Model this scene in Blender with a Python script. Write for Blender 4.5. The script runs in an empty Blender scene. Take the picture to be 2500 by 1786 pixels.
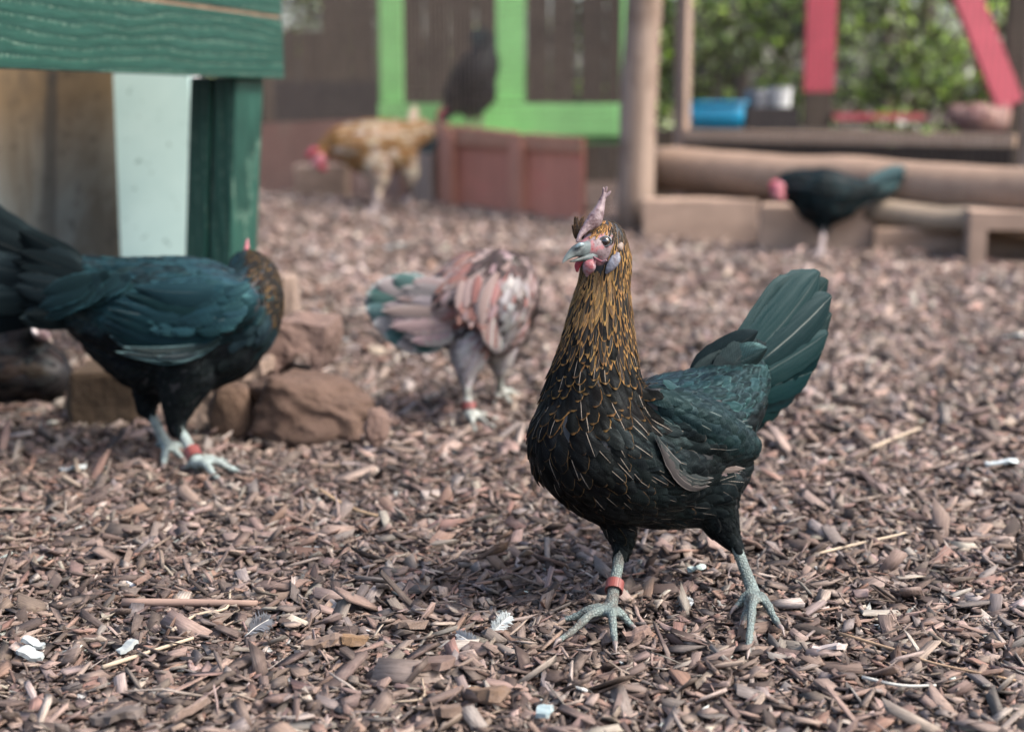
import bpy, bmesh, math, random
import numpy as np
from mathutils import Vector, Matrix
from mathutils.bvhtree import BVHTree

random.seed(7)
rng = np.random.default_rng(11)
SC = bpy.context.scene
COL = SC.collection
R = math.radians

# ------------------------------------------------------------------ camera
F = 50.0 / 36.0 * 2500.0                 # focal length in photo pixels (photo is 2500 x 1786)
PITCH = math.atan(643.0 / F)
CAM = Vector((0, 0, 0.45))
FWD = Vector((0, math.cos(PITCH), -math.sin(PITCH)))
UP = Vector((0, math.sin(PITCH), math.cos(PITCH)))
RIGHT = Vector((1, 0, 0))
cd = bpy.data.cameras.new('camera')
cam = bpy.data.objects.new('camera', cd)
COL.objects.link(cam)
cam.location = CAM
cam.rotation_euler = (math.pi / 2 - PITCH, 0, 0)
cd.lens = 50
cd.sensor_width = 36
cd.clip_start = 0.05
cd.clip_end = 1500
cd.dof.use_dof = True
cd.dof.focus_distance = 1.215
cd.dof.aperture_fstop = 4.0
SC.camera = cam

# ------------------------------------------------------------------ light
SUN_EL, SUN_AZ = 50.0, 110.0             # azimuth clockwise from +Y: light from the right
w = bpy.data.worlds.new('World')
SC.world = w
w.use_nodes = True
nt = w.node_tree
sky = nt.nodes.new('ShaderNodeTexSky')
sky.sky_type = 'NISHITA'
sky.sun_disc = False
sky.sun_elevation = R(SUN_EL)
sky.sun_rotation = R(SUN_AZ)
sky.dust_density = 5.0
sky.air_density = 1.0
nt.links.new(sky.outputs[0], nt.nodes['Background'].inputs[0])
nt.nodes['Background'].inputs[1].default_value = 0.15
sl = bpy.data.lights.new('sun', 'SUN')
sl.energy = 1.5
sl.angle = R(10)
sl.color = (1.0, 0.94, 0.87)
sun = bpy.data.objects.new('sun', sl)
COL.objects.link(sun)
az, el = R(SUN_AZ), R(SUN_EL)
sdir = Vector((math.sin(az) * math.cos(el), math.cos(az) * math.cos(el), math.sin(el)))
sun.rotation_euler = (-sdir).to_track_quat('-Z', 'Y').to_euler()
sun.location = (0, 0, 8)

vs = SC.view_settings
SC.display_settings.display_device = 'sRGB'
vs.view_transform = 'Standard'
vs.look = 'None'
vs.exposure = 1.62
vs.gamma = 1
vs.use_curve_mapping = False
cy = SC.cycles
cy.use_denoising = True
try:
    cy.denoiser = 'OPENIMAGEDENOISE'
except Exception:
    pass
cy.use_adaptive_sampling = True
cy.adaptive_threshold = 0.012
cy.max_bounces = 6
cy.diffuse_bounces = 3
cy.transparent_max_bounces = 6
cy.sample_clamp_indirect = 6
cy.caustics_reflective = False
cy.caustics_refractive = False

# ------------------------------------------------------------------ helpers
def gz(x, y):
    """height of the ground (works on floats and arrays)"""
    x = np.asarray(x, float); y = np.asarray(y, float)
    z = 0.085 * np.exp(-(((x + 1.0) / 1.15) ** 2 + ((y - 5.4) / 1.1) ** 2))
    z = z - 0.022 * np.exp(-(((x + 0.20) / 0.22) ** 2 + ((y - 2.45) / 0.28) ** 2))
    f = np.clip((y - 1.9) / 1.0, 0.25, 1.0)
    z = z + f * (0.0060 * np.sin(5.1 * x + 1.3 + 1.7 * np.sin(2.1 * y)) + 0.0055 * np.sin(6.3 * y + 0.7 + 1.2 * np.sin(3.3 * x))
             + 0.0030 * np.sin(17 * x + 9 * y) + 0.0025 * np.sin(23 * y - 13 * x + 2))
    return z

def P(px, py, d):
    return CAM + (RIGHT * ((px - 1250) / F) + UP * ((893 - py) / F) + FWD) * d

def G(px, py, dz=0.0, lift=0.0):
    """point of the ground under a photo pixel, and its depth"""
    r = RIGHT * ((px - 1250) / F) + UP * ((893 - py) / F) + FWD
    h = 0.0
    for _ in range(12):
        d = (h - CAM.z) / r.z
        p = CAM + r * d
        h = 0.5 * h + 0.5 * (float(gz(p.x, p.y)) + lift)
    p.z = float(gz(p.x, p.y)) + dz + lift
    return p, d

def link(o, parent=None):
    COL.objects.link(o)
    if parent is not None:
        o.parent = parent
    return o

def tag(o, label=None, cat=None, group=None, kind=None):
    if label: o['label'] = label
    if cat: o['category'] = cat
    if group: o['group'] = group
    if kind: o['kind'] = kind
    return o

def root(name, loc, label, cat, group=None):
    o = bpy.data.objects.new(name, None)
    o.empty_display_size = 0.05
    o.location = loc
    link(o)
    return tag(o, label, cat, group)

def set_attr(me, name, typ, arr):
    a = me.attributes.new(name, typ, 'POINT')
    arr = np.asarray(arr, np.float32)
    if typ == 'FLOAT': a.data.foreach_set('value', arr.ravel())
    elif typ == 'FLOAT_VECTOR': a.data.foreach_set('vector', arr.ravel())
    else: a.data.foreach_set('color', arr.ravel())

def mk(name, verts, faces, mat, parent=None, org=None, smooth=False, attrs=None, kind=None):
    """one mesh object from world-space verts; org is the origin of the thing"""
    v = np.array([tuple(a) for a in verts], float) if not isinstance(verts, np.ndarray) else verts
    if org is None:
        lo, hi = v.min(0), v.max(0)
        org = Vector(((lo[0] + hi[0]) / 2, (lo[1] + hi[1]) / 2, lo[2]))
    v = v - np.array(org)
    me = bpy.data.meshes.new(name)
    me.from_pydata(v.tolist(), [], faces)
    if attrs:
        for k, (t, a) in attrs.items():
            set_attr(me, k, t, a)
    if smooth:
        me.polygons.foreach_set('use_smooth', [True] * len(me.polygons))
    if mat: me.materials.append(mat)
    me.update()
    o = bpy.data.objects.new(name, me)
    if parent is None: o.location = org
    link(o, parent)
    if kind: o['kind'] = kind
    return o

def merge(*parts):
    V, Fc = [], []
    for v, f in parts:
        b = len(V)
        V += [Vector(a) for a in v]
        Fc += [tuple(i + b for i in q) for q in f]
    return V, Fc

def box(o, ax, ay, az, bev=0.0, jit=0.0, sub=0):
    """box from a corner and three edge vectors, edges bevelled"""
    bm = bmesh.new()
    o, ax, ay, az = Vector(o), Vector(ax), Vector(ay), Vector(az)
    c = [bm.verts.new(o + ax * i + ay * j + az * k) for k in (0, 1) for j in (0, 1) for i in (0, 1)]
    for q in ((0, 2, 3, 1), (4, 5, 7, 6), (0, 1, 5, 4), (2, 6, 7, 3), (0, 4, 6, 2), (1, 3, 7, 5)):
        bm.faces.new([c[i] for i in q])
    if sub:
        bmesh.ops.subdivide_edges(bm, edges=bm.edges[:], cuts=sub, use_grid_fill=True)
    if jit:
        for v in bm.verts:
            v.co += Vector([random.uniform(-jit, jit) for _ in range(3)])
    if bev:
        ed = [e for e in bm.edges if e.calc_face_angle(0) > 0.6]
        bmesh.ops.bevel(bm, geom=ed, offset=bev, segments=2, affect='EDGES', profile=0.6, clamp_overlap=True)
    bmesh.ops.recalc_face_normals(bm, faces=bm.faces[:])
    bm.verts.index_update()
    V = [v.co.copy() for v in bm.verts]
    Fc = [tuple(v.index for v in f.verts) for f in bm.faces]
    bm.free()
    return V, Fc

def spline(pts, n):
    """Catmull-Rom through rows of numbers"""
    p = np.array(pts, float)
    if len(p) == 2:
        t = np.linspace(0, 1, n + 1)[:, None]
        return p[0] * (1 - t) + p[1] * t
    q = np.vstack([2 * p[0] - p[1], p, 2 * p[-1] - p[-2]])
    out = []
    for i in range(len(p) - 1):
        a, b, c, d = q[i:i + 4]
        for k in range(n):
            t = k / n
            out.append(0.5 * (2 * b + (c - a) * t + (2 * a - 5 * b + 4 * c - d) * t * t + (3 * b - a - 3 * c + d) * t ** 3))
    out.append(p[-1])
    return np.array(out)

def tube(pts, rad, seg=10, flat=None, flatk=1.0, round_ends=True, noise_amp=0.0):
    """closed tube along pts; flat = axis along which the section is squeezed by flatk"""
    pts = [Vector(p) for p in pts]
    rad = list(rad)
    if round_ends:
        t0 = (pts[0] - pts[1]).normalized(); t1 = (pts[-1] - pts[-2]).normalized()
        A, B = [], []
        for a in (80, 55, 28):
            s, c = math.sin(R(a)), math.cos(R(a))
            A.append((pts[0] + t0 * rad[0] * s, rad[0] * c))
            B.insert(0, (pts[-1] + t1 * rad[-1] * s, rad[-1] * c))
        allp = A + list(zip(pts, rad)) + B
        pts = [p for p, _ in allp]; rad = [r for _, r in allp]
    V, Fc = [], []
    n = len(pts)
    t = (pts[1] - pts[0]).normalized()
    ref = Vector((0, 0, 1)) if abs(t.z) < 0.9 else Vector((0, 1, 0))
    if flat is not None: ref = Vector(flat)
    for i in range(n):
        t = (pts[min(i + 1, n - 1)] - pts[max(i - 1, 0)]).normalized()
        e1 = (ref - t * ref.dot(t)).normalized()
        if flat is None: ref = e1
        e2 = t.cross(e1)
        for k in range(seg):
            a = 2 * math.pi * k / seg
            r = rad[i] * (1 + (random.uniform(-noise_amp, noise_amp) if noise_amp else 0))
            V.append(pts[i] + e1 * math.cos(a) * r * flatk + e2 * math.sin(a) * r)
    for i in range(n - 1):
        for k in range(seg):
            a, b = i * seg + k, i * seg + (k + 1) % seg
            Fc.append((a, b, b + seg, a + seg))
    Fc.append(tuple(range(seg - 1, -1, -1)))
    Fc.append(tuple((n - 1) * seg + k for k in range(seg)))
    return V, Fc

# ------------------------------------------------------------------ materials
class NT:
    def __init__(self, name):
        self.m = bpy.data.materials.new(name)
        self.m.use_nodes = True
        self.t = self.m.node_tree
        self.b = self.t.nodes['Principled BSDF']
    def n(self, typ, **kw):
        nd = self.t.nodes.new(typ)
        for k, v in kw.items(): setattr(nd, k, v)
        return nd
    def l(self, a, b): self.t.links.new(a, b)
    def put(self, sock, v):
        if hasattr(v, 'is_output'): self.l(v, sock)
        else: sock.default_value = v
    def math(self, op, a, b=0.0, c=0.0, clamp=False):
        nd = self.n('ShaderNodeMath', operation=op, use_clamp=clamp)
        for i, v in enumerate((a, b, c)): self.put(nd.inputs[i], v)
        return nd.outputs[0]
    def mix(self, f, a, b, mode='MIX'):
        nd = self.n('ShaderNodeMix', data_type='RGBA', blend_type=mode)
        self.put(nd.inputs[0], f)
        for s, v in ((nd.inputs[6], a), (nd.inputs[7], b)):
            self.put(s, v if hasattr(v, 'is_output') else (*v[:3], 1))
        return nd.outputs[2]
    def attr(self, name, out='Color'):
        return self.n('ShaderNodeAttribute', attribute_name=name).outputs[out]
    def coords(self, scale=(1, 1, 1), kind='Object'):
        tc = self.n('ShaderNodeTexCoord')
        mp = self.n('ShaderNodeMapping')
        mp.inputs['Scale'].default_value = scale
        self.l(tc.outputs[kind], mp.inputs[0])
        return mp.outputs[0]
    def noise(self, vec, scale, detail=4, rough=0.6, out=0, dist=0.0):
        nd = self.n('ShaderNodeTexNoise')
        if vec is not None: self.l(vec, nd.inputs['Vector'])
        nd.inputs['Scale'].default_value = scale
        nd.inputs['Detail'].default_value = detail
        nd.inputs['Roughness'].default_value = rough
        nd.inputs['Distortion'].default_value = dist
        return nd.outputs[out]
    def voro(self, vec, scale, feature='F1', out='Distance'):
        nd = self.n('ShaderNodeTexVoronoi', feature=feature)
        if vec is not None: self.l(vec, nd.inputs['Vector'])
        nd.inputs['Scale'].default_value = scale
        return nd.outputs[out]
    def ramp(self, v, stops):
        nd = self.n('ShaderNodeValToRGB')
        el = nd.color_ramp.elements
        while len(el) < len(stops): el.new(0.5)
        for e, (p, c) in zip(el, stops):
            e.position = p
            e.color = (*c, 1) if len(c) == 3 else c
        self.l(v, nd.inputs[0])
        return nd.outputs[0]
    def rng(self, v, a, b, c=0.0, d=1.0):
        nd = self.n('ShaderNodeMapRange')
        for i, x in enumerate((v, a, b, c, d)): self.put(nd.inputs[i], x)
        return nd.outputs[0]
    def bump(self, h, strength=0.4, dist=0.002):
        nd = self.n('ShaderNodeBump')
        nd.inputs['Strength'].default_value = strength
        nd.inputs['Distance'].default_value = dist
        self.l(h, nd.inputs['Height'])
        self.l(nd.outputs[0], self.b.inputs['Normal'])
    def done(self, col=None, rough=0.7, spec=0.4):
        if col is not None:
            self.put(self.b.inputs['Base Color'], col if hasattr(col, 'is_output') else (*col, 1))
        self.put(self.b.inputs['Roughness'], rough)
        self.b.inputs['Specular IOR Level'].default_value = spec
        return self.m

def wood(name, c1, c2, axis, dark=0.5, rough=0.75, grain=1.0, spec=0.3, stain=None):
    """grained, weathered wood; axis = long direction of the boards (0,1,2)"""
    k = NT(name)
    s = [28.0, 28.0, 28.0]; s[axis] = 2.2
    v = k.coords(s)
    g = k.noise(v, 1.6 * grain, 6, 0.62, dist=0.6)
    v2 = k.coords()
    n2 = k.noise(v2, 3.0, 4, 0.6)
    c = k.mix(k.rng(g, 0.3, 0.7), c1, c2)
    c = k.mix(k.math('MULTIPLY', k.rng(n2, 0.45, 0.75), dark), c, tuple(x * 0.45 for x in c1))
    if stain:
        n3 = k.noise(v2, 7.0, 5, 0.7)
        c = k.mix(k.rng(n3, 0.55, 0.72), c, stain)
    k.bump(g, 0.5, 0.002)
    return k.done(c, rough, spec)

def plain(name, c, rough=0.6, spec=0.4, var=0.25, scale=20, bump=0.15):
    k = NT(name)
    v = k.coords()
    n = k.noise(v, scale, 5, 0.6)
    col = k.mix(k.rng(n, 0.3, 0.7), tuple(x * (1 - var) for x in c), tuple(min(1, x * (1 + var)) for x in c))
    k.bump(n, bump, 0.003)
    return k.done(col, rough, spec)
# ------------------------------------------------------------------ the ground
def ground():
    xs = np.concatenate([[-400, -120, -40, -15, -8, -5], np.linspace(-3.2, 3.2, 129), [5, 8, 15, 40, 120, 400]])
    ys = np.concatenate([[-60, -15, -4, -1, 0, 0.5], np.linspace(0.8, 7.2, 129), [8, 9.5, 12, 16, 24, 50, 150, 500]])
    X, Y = np.meshgrid(xs, ys)
    Z = gz(X, Y)
    far = (Y > 7.3) | (abs(X) > 3.3) | (Y < 0.75)
    Z = np.where(far, 0.0, Z)
    V = np.stack([X, Y, Z], -1).reshape(-1, 3)
    nx, ny = len(xs), len(ys)
    Fc = [(j * nx + i, j * nx + i + 1, (j + 1) * nx + i + 1, (j + 1) * nx + i) for j in range(ny - 1) for i in range(nx - 1)]
    k = NT('mulch_soil')
    v = k.coords()
    a = k.voro(v, 95, 'F1', 'Color')
    d = k.voro(v, 95, 'F1', 'Distance')
    hsv = k.n('ShaderNodeSeparateColor')
    k.l(a, hsv.inputs[0])
    c = k.ramp(hsv.outputs[0], [(0.0, (0.020, 0.014, 0.012)), (0.45, (0.080, 0.056, 0.047)), (0.8, (0.145, 0.105, 0.088)), (1.0, (0.20, 0.155, 0.133))])
    n = k.noise(v, 2.2, 4, 0.6)
    c = k.mix(k.rng(n, 0.35, 0.65, 0.0, 0.35), c, (0.07, 0.048, 0.042))
    k.bump(d, 1.0, 0.012)
    o = mk('ground', V, Fc, k.done(c, 0.95, 0.15), org=Vector((0, 0, 0)), smooth=True)
    tag(o, 'brown soil of the hen yard', kind='structure')
    return o
ground()

# ------------------------------------------------------------------ wood-chip mulch
CHIP_PAL = np.array([(0.260, 0.185, 0.158), (0.330, 0.250, 0.215), (0.085, 0.062, 0.055), (0.235, 0.200, 0.185),
                     (0.270, 0.165, 0.132), (0.165, 0.118, 0.100), (0.43, 0.36, 0.32), (0.58, 0.62, 0.59)])
CHIP_P = np.array([0.20, 0.20, 0.17, 0.13, 0.10, 0.10, 0.085, 0.015])

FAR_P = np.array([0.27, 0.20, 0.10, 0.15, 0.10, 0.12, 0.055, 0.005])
def chip_material():
    k = NT('wood_chip_bark')
    col = k.attr('ccol')
    uv = k.attr('fuv', 'Vector')
    mp = k.n('ShaderNodeMapping')
    mp.inputs['Scale'].default_value = (90, 700, 700)
    k.l(uv, mp.inputs[0])
    g = k.noise(mp.outputs[0], 1.0, 3, 0.6)
    c = k.mix(k.rng(g, 0.3, 0.6, 0.6, 0.0), col, (0.05, 0.037, 0.032))
    g2 = k.noise(k.coords(), 60, 3, 0.6)
    c = k.mix(k.rng(g2, 0.5, 0.75, 0.0, 0.4), c, (0.24, 0.19, 0.16))
    k.bump(g, 0.6, 0.0012)
    return k.done(c, 0.8, 0.25)
M_CHIP = chip_material()

def chip_mesh(n, xy, Lm, rings, sd=0.45, aspect=(0.16, 0.55), lay=0.009, tilt=0.32, pal=None, tone=0.54):
    """n splinters of wood as arrays (verts, quads, colour, grain coords)"""
    x, y = xy
    L = Lm * np.exp(rng.normal(0, sd, n))
    L = np.clip(L, Lm * 0.35, np.minimum(Lm * 2.6, 0.05))
    W = L * rng.uniform(aspect[0], aspect[1], n)
    W = np.minimum(W, Lm * 0.95)
    T = np.minimum(W * rng.uniform(0.10, 0.45, n), Lm * 0.20)
    s = np.linspace(-0.5, 0.5, rings)
    v = np.zeros((n, rings, 4, 3))
    bend = rng.normal(0, 0.05, n) * L
    skew = rng.normal(0, 0.5, n)
    for r in range(rings):
        end = abs(s[r]) > 0.4
        for q, (a, b) in enumerate(((-1, -1), (1, -1), (1, 1), (-1, 1))):
            tp = rng.uniform(0.70, 1.15, n) if end else rng.uniform(0.88, 1.12, n)
            v[:, r, q, 0] = L * s[r] + (rng.normal(0, 0.10, n) * L if end else 0) + skew * a * (0.5 if end else 0) * W
            v[:, r, q, 1] = a * W * 0.5 * tp + bend * (1 - 4 * s[r] ** 2)
            v[:, r, q, 2] = b * T * 0.5 * rng.uniform(0.7, 1.1, n) + bend * 0.7 * (1 - 4 * s[r] ** 2)
    uvw = v.reshape(n, rings * 4, 3).copy()
    uvw[:, :, 1:] += 0
    uvw += rng.uniform(0, 20, (n, 1, 3))
    v = v.reshape(n, rings * 4, 3)
    yaw = rng.uniform(0, 2 * np.pi, n)
    pit = rng.normal(0, tilt, n); rol = rng.normal(0, tilt * 1.4, n)
    cr, sr = np.cos(rol), np.sin(rol)
    yy = v[:, :, 1] * cr[:, None] - v[:, :, 2] * sr[:, None]
    zz = v[:, :, 1] * sr[:, None] + v[:, :, 2] * cr[:, None]
    xx = v[:, :, 0]
    cp, sp = np.cos(pit), np.sin(pit)
    x2 = xx * cp[:, None] + zz * sp[:, None]
    z2 = -xx * sp[:, None] + zz * cp[:, None]
    c, sn = np.cos(yaw), np.sin(yaw)
    X = x2 * c[:, None] - yy * sn[:, None] + x[:, None]
    Y = x2 * sn[:, None] + yy * c[:, None] + y[:, None]
    Z = z2 + (gz(x, y) + rng.uniform(0.0, lay, n) + np.abs(np.sin(pit)) * L * 0.2)[:, None]
    V = np.stack([X, Y, Z], -1).reshape(-1, 3)
    q = []
    for r in range(rings - 1):
        b = r * 4
        for e in range(4):
            f = (e + 1) % 4
            q.append((b + e, b + f, b + 4 + f, b + 4 + e))
    q.append((3, 2, 1, 0)); b = (rings - 1) * 4; q.append((b, b + 1, b + 2, b + 3))
    q = np.array(q)
    Q = (q[None] + (np.arange(n) * rings * 4)[:, None, None]).reshape(-1, 4)
    cidx = rng.choice(len(CHIP_PAL), n, p=CHIP_P if pal is None else pal)
    cidx[(cidx == 7) & (L > 0.016)] = 1
    colr = CHIP_PAL[cidx] * tone * rng.uniform(0.55, 1.45, (n, 1)) * rng.uniform(0.95, 1.05, (n, 3)) * np.array((0.99, 1.0, 0.985))
    colr = np.concatenate([np.clip(colr, 0, 0.8), np.ones((n, 1))], 1)
    colr = np.repeat(colr, rings * 4, 0)
    return V, Q, colr, uvw.reshape(-1, 3)

def quads_object(name, V, Q, colr, uvw, mat, label):
    me = bpy.data.meshes.new(name)
    me.vertices.add(len(V)); me.vertices.foreach_set('co', V.astype(np.float32).ravel())
    me.loops.add(Q.size); me.loops.foreach_set('vertex_index', Q.astype(np.int32).ravel())
    me.polygons.add(len(Q)); me.polygons.foreach_set('loop_start', np.arange(0, Q.size, 4, dtype=np.int32))
    me.update(calc_edges=True)
    set_attr(me, 'ccol', 'FLOAT_COLOR', colr)
    set_attr(me, 'fuv', 'FLOAT_VECTOR', uvw)
    me.materials.append(mat)
    o = bpy.data.objects.new(name, me)
    link(o)
    return tag(o, label, kind='stuff')

def scatter(n, y0, y1, k, m):
    out = []
    y = rng.uniform(y0, y1, n * 3)
    wdt = k * y + m
    keep = rng.uniform(0, k * y1 + m, n * 3) < wdt
    y = y[keep][:n]; wdt = wdt[keep][:n]
    return rng.uniform(-1, 1, len(y)) * wdt, y

def mulch():
    parts = []
    for n, y0, y1, mrg, Lm, rings, lay, asp, sd in (
            (44000, 0.92, 1.75, 0.16, 0.0075, 2, 0.008, (0.18, 0.75), 0.45),
            (17000, 0.92, 1.75, 0.16, 0.0135, 2, 0.011, (0.16, 0.7), 0.42),
            (30000, 0.92, 1.75, 0.16, 0.0042, 2, 0.010, (0.25, 0.8), 0.4),
            (2600, 0.92, 1.75, 0.16, 0.0230, 3, 0.014, (0.045, 0.12), 0.35),
            (1700, 0.92, 1.75, 0.16, 0.0235, 2, 0.013, (0.12, 0.5), 0.3),
            (30000, 1.75, 3.0, 0.2, 0.0120, 2, 0.010, (0.18, 0.7), 0.5),
            (9000, 1.75, 3.0, 0.2, 0.0230, 2, 0.013, (0.12, 0.5), 0.4),
            (42000, 3.0, 6.0, 0.2, 0.0190, 2, 0.012, (0.18, 0.7), 0.45)):
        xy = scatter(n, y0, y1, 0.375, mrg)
        parts.append(chip_mesh(len(xy[0]), xy, Lm, rings, sd, asp, lay, pal=FAR_P if y0 > 1.7 else None, tone=0.60 if y0 < 1.7 else (0.74 if y0 < 2.9 else 0.98)))  # farther zones paler: the brighter far ground is painted into chip colour
    # damp, dark crumbs in two scratched hollows, and dark crumbs below two hens
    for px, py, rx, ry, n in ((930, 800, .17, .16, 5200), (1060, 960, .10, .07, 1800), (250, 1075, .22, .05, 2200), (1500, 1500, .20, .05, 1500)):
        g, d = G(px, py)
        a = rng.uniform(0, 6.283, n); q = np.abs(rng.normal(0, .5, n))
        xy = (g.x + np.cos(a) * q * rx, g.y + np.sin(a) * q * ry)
        parts.append(chip_mesh(n, xy, .0065, 2, .5, (.25, .8), .012, pal=np.array([.06, .02, .60, .02, .04, .26, 0, 0]), tone=.55))
    off = 0; Vs, Qs, Cs, Us = [], [], [], []
    for V, Q, c, u in parts:
        Vs.append(V); Qs.append(Q + off); Cs.append(c); Us.append(u); off += len(V)
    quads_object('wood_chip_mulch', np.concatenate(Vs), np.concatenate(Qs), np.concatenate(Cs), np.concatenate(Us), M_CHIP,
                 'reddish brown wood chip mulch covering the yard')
mulch()

# ------------------------------------------------------------------ far fence on the left
def wire_grid(a, b, z0a, z0b, h, sp, r):
    """square-mesh wire between ground points a and b"""
    V, Fc = [], []
    d = (b - a); ln = math.hypot(d.x, d.y); u = Vector((d.x, d.y, 0)) / ln
    nrm = Vector((-u.y, u.x, 0))
    def wire(p, q, off, k_=1.0, r=r):
        r = r * k_
        t = (q - p).normalized()
        e = t.cross(nrm).normalized()
        i = len(V)
        for c in (p, q):
            for k in range(3):
                an = 2 * math.pi * k / 3
                V.append(c + nrm * (off + r * math.cos(an)) + e * r * math.sin(an))
        for k in range(3):
            Fc.append((i + k, i + (k + 1) % 3, i + 3 + (k + 1) % 3, i + 3 + k))
    n = int(ln / sp)
    for k in range(n + 1):
        p = a + u * (k * sp)
        p = Vector((p.x, p.y, z0a + (z0b - z0a) * k / n))
        wire(p, p + Vector((0, 0, h)), r)
    m = int(h / sp)
    for k in range(m + 1):
        wire(Vector((a.x, a.y, z0a + k * sp)), Vector((b.x, b.y, z0b + k * sp)), -r, .45)
    return V, Fc

M_WIRE = plain('rusty_wire', (0.11, 0.085, 0.07), 0.6, 0.4)
M_REDB = wood('red_brown_board', (0.289, 0.142, 0.091), (0.414, 0.210, 0.134), 0, 0.5, stain=(0.356, 0.224, 0.137))
M_REDP = wood('worn_red_paint', (0.412, 0.166, 0.114), (0.507, 0.214, 0.147), 2, 0.35, stain=(0.467, 0.146, 0.114))
M_BATT = wood('batten_wood', (0.332, 0.149, 0.099), (0.424, 0.205, 0.142), 2, 0.3)
M_TAN = wood('tan_timber', (0.211, 0.140, 0.098), (0.296, 0.206, 0.147), 0, 0.5)
M_SILL = wood('pale_sill_timber', (0.428, 0.298, 0.204), (0.570, 0.418, 0.302), 0, 0.3)
M_TANV = wood('tan_timber_upright', (0.240, 0.173, 0.133), (0.336, 0.256, 0.204), 2, 0.5)
M_PINK = plain('pinkish_concrete', (0.218, 0.150, 0.125), 0.9, 0.2, 0.22, 9, 0.5)
M_CONC = plain('tan_concrete', (0.317, 0.226, 0.170), 0.9, 0.2, 0.2, 8, 0.5)
M_GRN = plain('light_green_paint', (0.18, 0.41, 0.145), 0.5, 0.4, 0.12, 12)
M_RED = plain('red_paint', (0.336, 0.048, 0.068), 0.5, 0.4, 0.12, 12)
M_BRN = wood('dark_brown_wall', (0.033, 0.024, 0.017), (0.058, 0.043, 0.031), 2, 0.5)
M_DARK = plain('dark_timber', (0.026, 0.022, 0.022), 0.8, 0.3)

FA, _ = G(560, 472); FB, _ = G(1500, 552)
FU = Vector((FB.x - FA.x, FB.y - FA.y, 0)); FLEN = FU.length; FU.normalize()
FN = Vector((FU.y, -FU.x, 0))                       # towards the camera
if FN.y > 0: FN = -FN
def on_fence(px, off=0.0):
    """ground point on the fence line under photo column px, moved off towards the camera"""
    t = (px - 1250) / F
    # ray in plan: x = t * d, y = d*cos + ...
    best = None
    for i in range(401):
        q = FA + (FB - FA) * (i / 400 * 1.3 - 0.15)
        v = Vector((q.x, q.y, q.z)) - CAM
        d = v.dot(FWD)
        c = 1250 + F * v.dot(RIGHT) / d
        if best is None or abs(c - px) < best[0]:
            best = (abs(c - px), q, d)
    q = best[1].copy() + FN * off
    q.z = float(gz(q.x, q.y)) - 0.01
    return q, best[2]

def left_fence():
    r = root('wire_fence', (FA + FB) / 2, 'brown square-mesh wire fence over red brown boards behind the buff hen', 'fence')
    org = r.location.copy()
    za = FA.z + 0.02; zb = FB.z + 0.02
    v, f = wire_grid(FA, FB, za, zb, 1.75, 0.0250, 0.0019)
    mk('wire_mesh', v, f, M_WIRE, r, org, kind='stuff')
    def panel(name, x0, x1, ht0, ht1, mat, off=0.012, th=0.016, bot=0.0, lab=None):
        a, da = on_fence(x0, off); b, db = on_fence(x1, off)
        V = []
        for p, h in ((a, ht0), (b, ht1)):
            for o2 in (0, th):
                for z in (bot, h):
                    V.append(Vector((p.x, p.y, p.z + z)) + FN * o2)
        Fc = [(0, 1, 3, 2), (4, 6, 7, 5), (0, 4, 5, 1), (2, 3, 7, 6), (1, 5, 7, 3), (0, 2, 6, 4)]
        o = mk(name, V, Fc, mat, r, org)
        if lab: o['label'] = lab
        return o
    panel('kick_board', 600, 905, 0.335, 0.345, M_REDB, lab='brown red board with a worn dull face')
    panel('kick_board', 907, 1104, 0.345, 0.33, M_REDB, off=0.009)
    panel('kick_board', 1118, 1272, 0.325, 0.318, M_REDP, lab='worn red board')
    panel('kick_board', 1298, 1436, 0.312, 0.305, M_REDP, off=0.014, lab='red board with brown patches at its foot')
    panel('top_strip', 1040, 1440, 0.325, 0.300, M_REDB, off=0.034, th=0.012, bot=0.255)
    panel('batten', 1105, 1132, 0.30, 0.30, M_BATT, off=0.035, th=0.03)
    panel('batten', 1274, 1302, 0.292, 0.29, M_BATT, off=0.035, th=0.03)
    panel('batten', 1030, 1080, 0.265, 0.265, M_TANV, off=0.035, th=0.022, lab='pale upright board')
    # timber frame that carries the wire
    for px in (610, 1512):
        a, d = on_fence(px, -0.05)
        s = Vector((0, 0, 1))
        mk('fence_post', *box(a, FU * 0.06, -FN * 0.06, s * 1.8, 0.004), M_BRN, r, org)
    t = FA + Vector((0, 0, 1.75)); 
    mk('top_rail', *box(t - FN * 0.06, FU * FLEN, -FN * 0.04, Vector((0, 0, 0.06)), 0.004), M_BRN, r, org)
left_fence()

def slab(name, px0, py0, px1, py1, mat, label, cat, depth=0.10, d=None, yaw=0.0, bev=0.008, parent=None, jit=0.004, group=None, sub=1, shift=0.0):
    """upright block whose front face fills a photo rectangle and which stands on the ground"""
    g, dd = G((px0 + px1) / 2, py1)
    if d is None: d = dd + shift
    a = P(px0, py1, d); b = P(px1, py1, d); c = P((px0 + px1) / 2, py0, d)
    wd = (b - a).length
    ax = Vector((math.cos(yaw), math.sin(yaw), 0)); ay = Vector((-math.sin(yaw), math.cos(yaw), 0))
    mid = (a + b) / 2
    o = mid - ax * wd / 2
    zg = float(gz(mid.x, mid.y)) - 0.012
    o.z = zg
    v, f = box(o, ax * wd, ay * depth, Vector((0, 0, c.z - zg)), bev, jit, sub)
    ob = mk(name, v, f, mat, parent)
    if parent is None: tag(ob, label, cat, group)
    return ob

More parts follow.
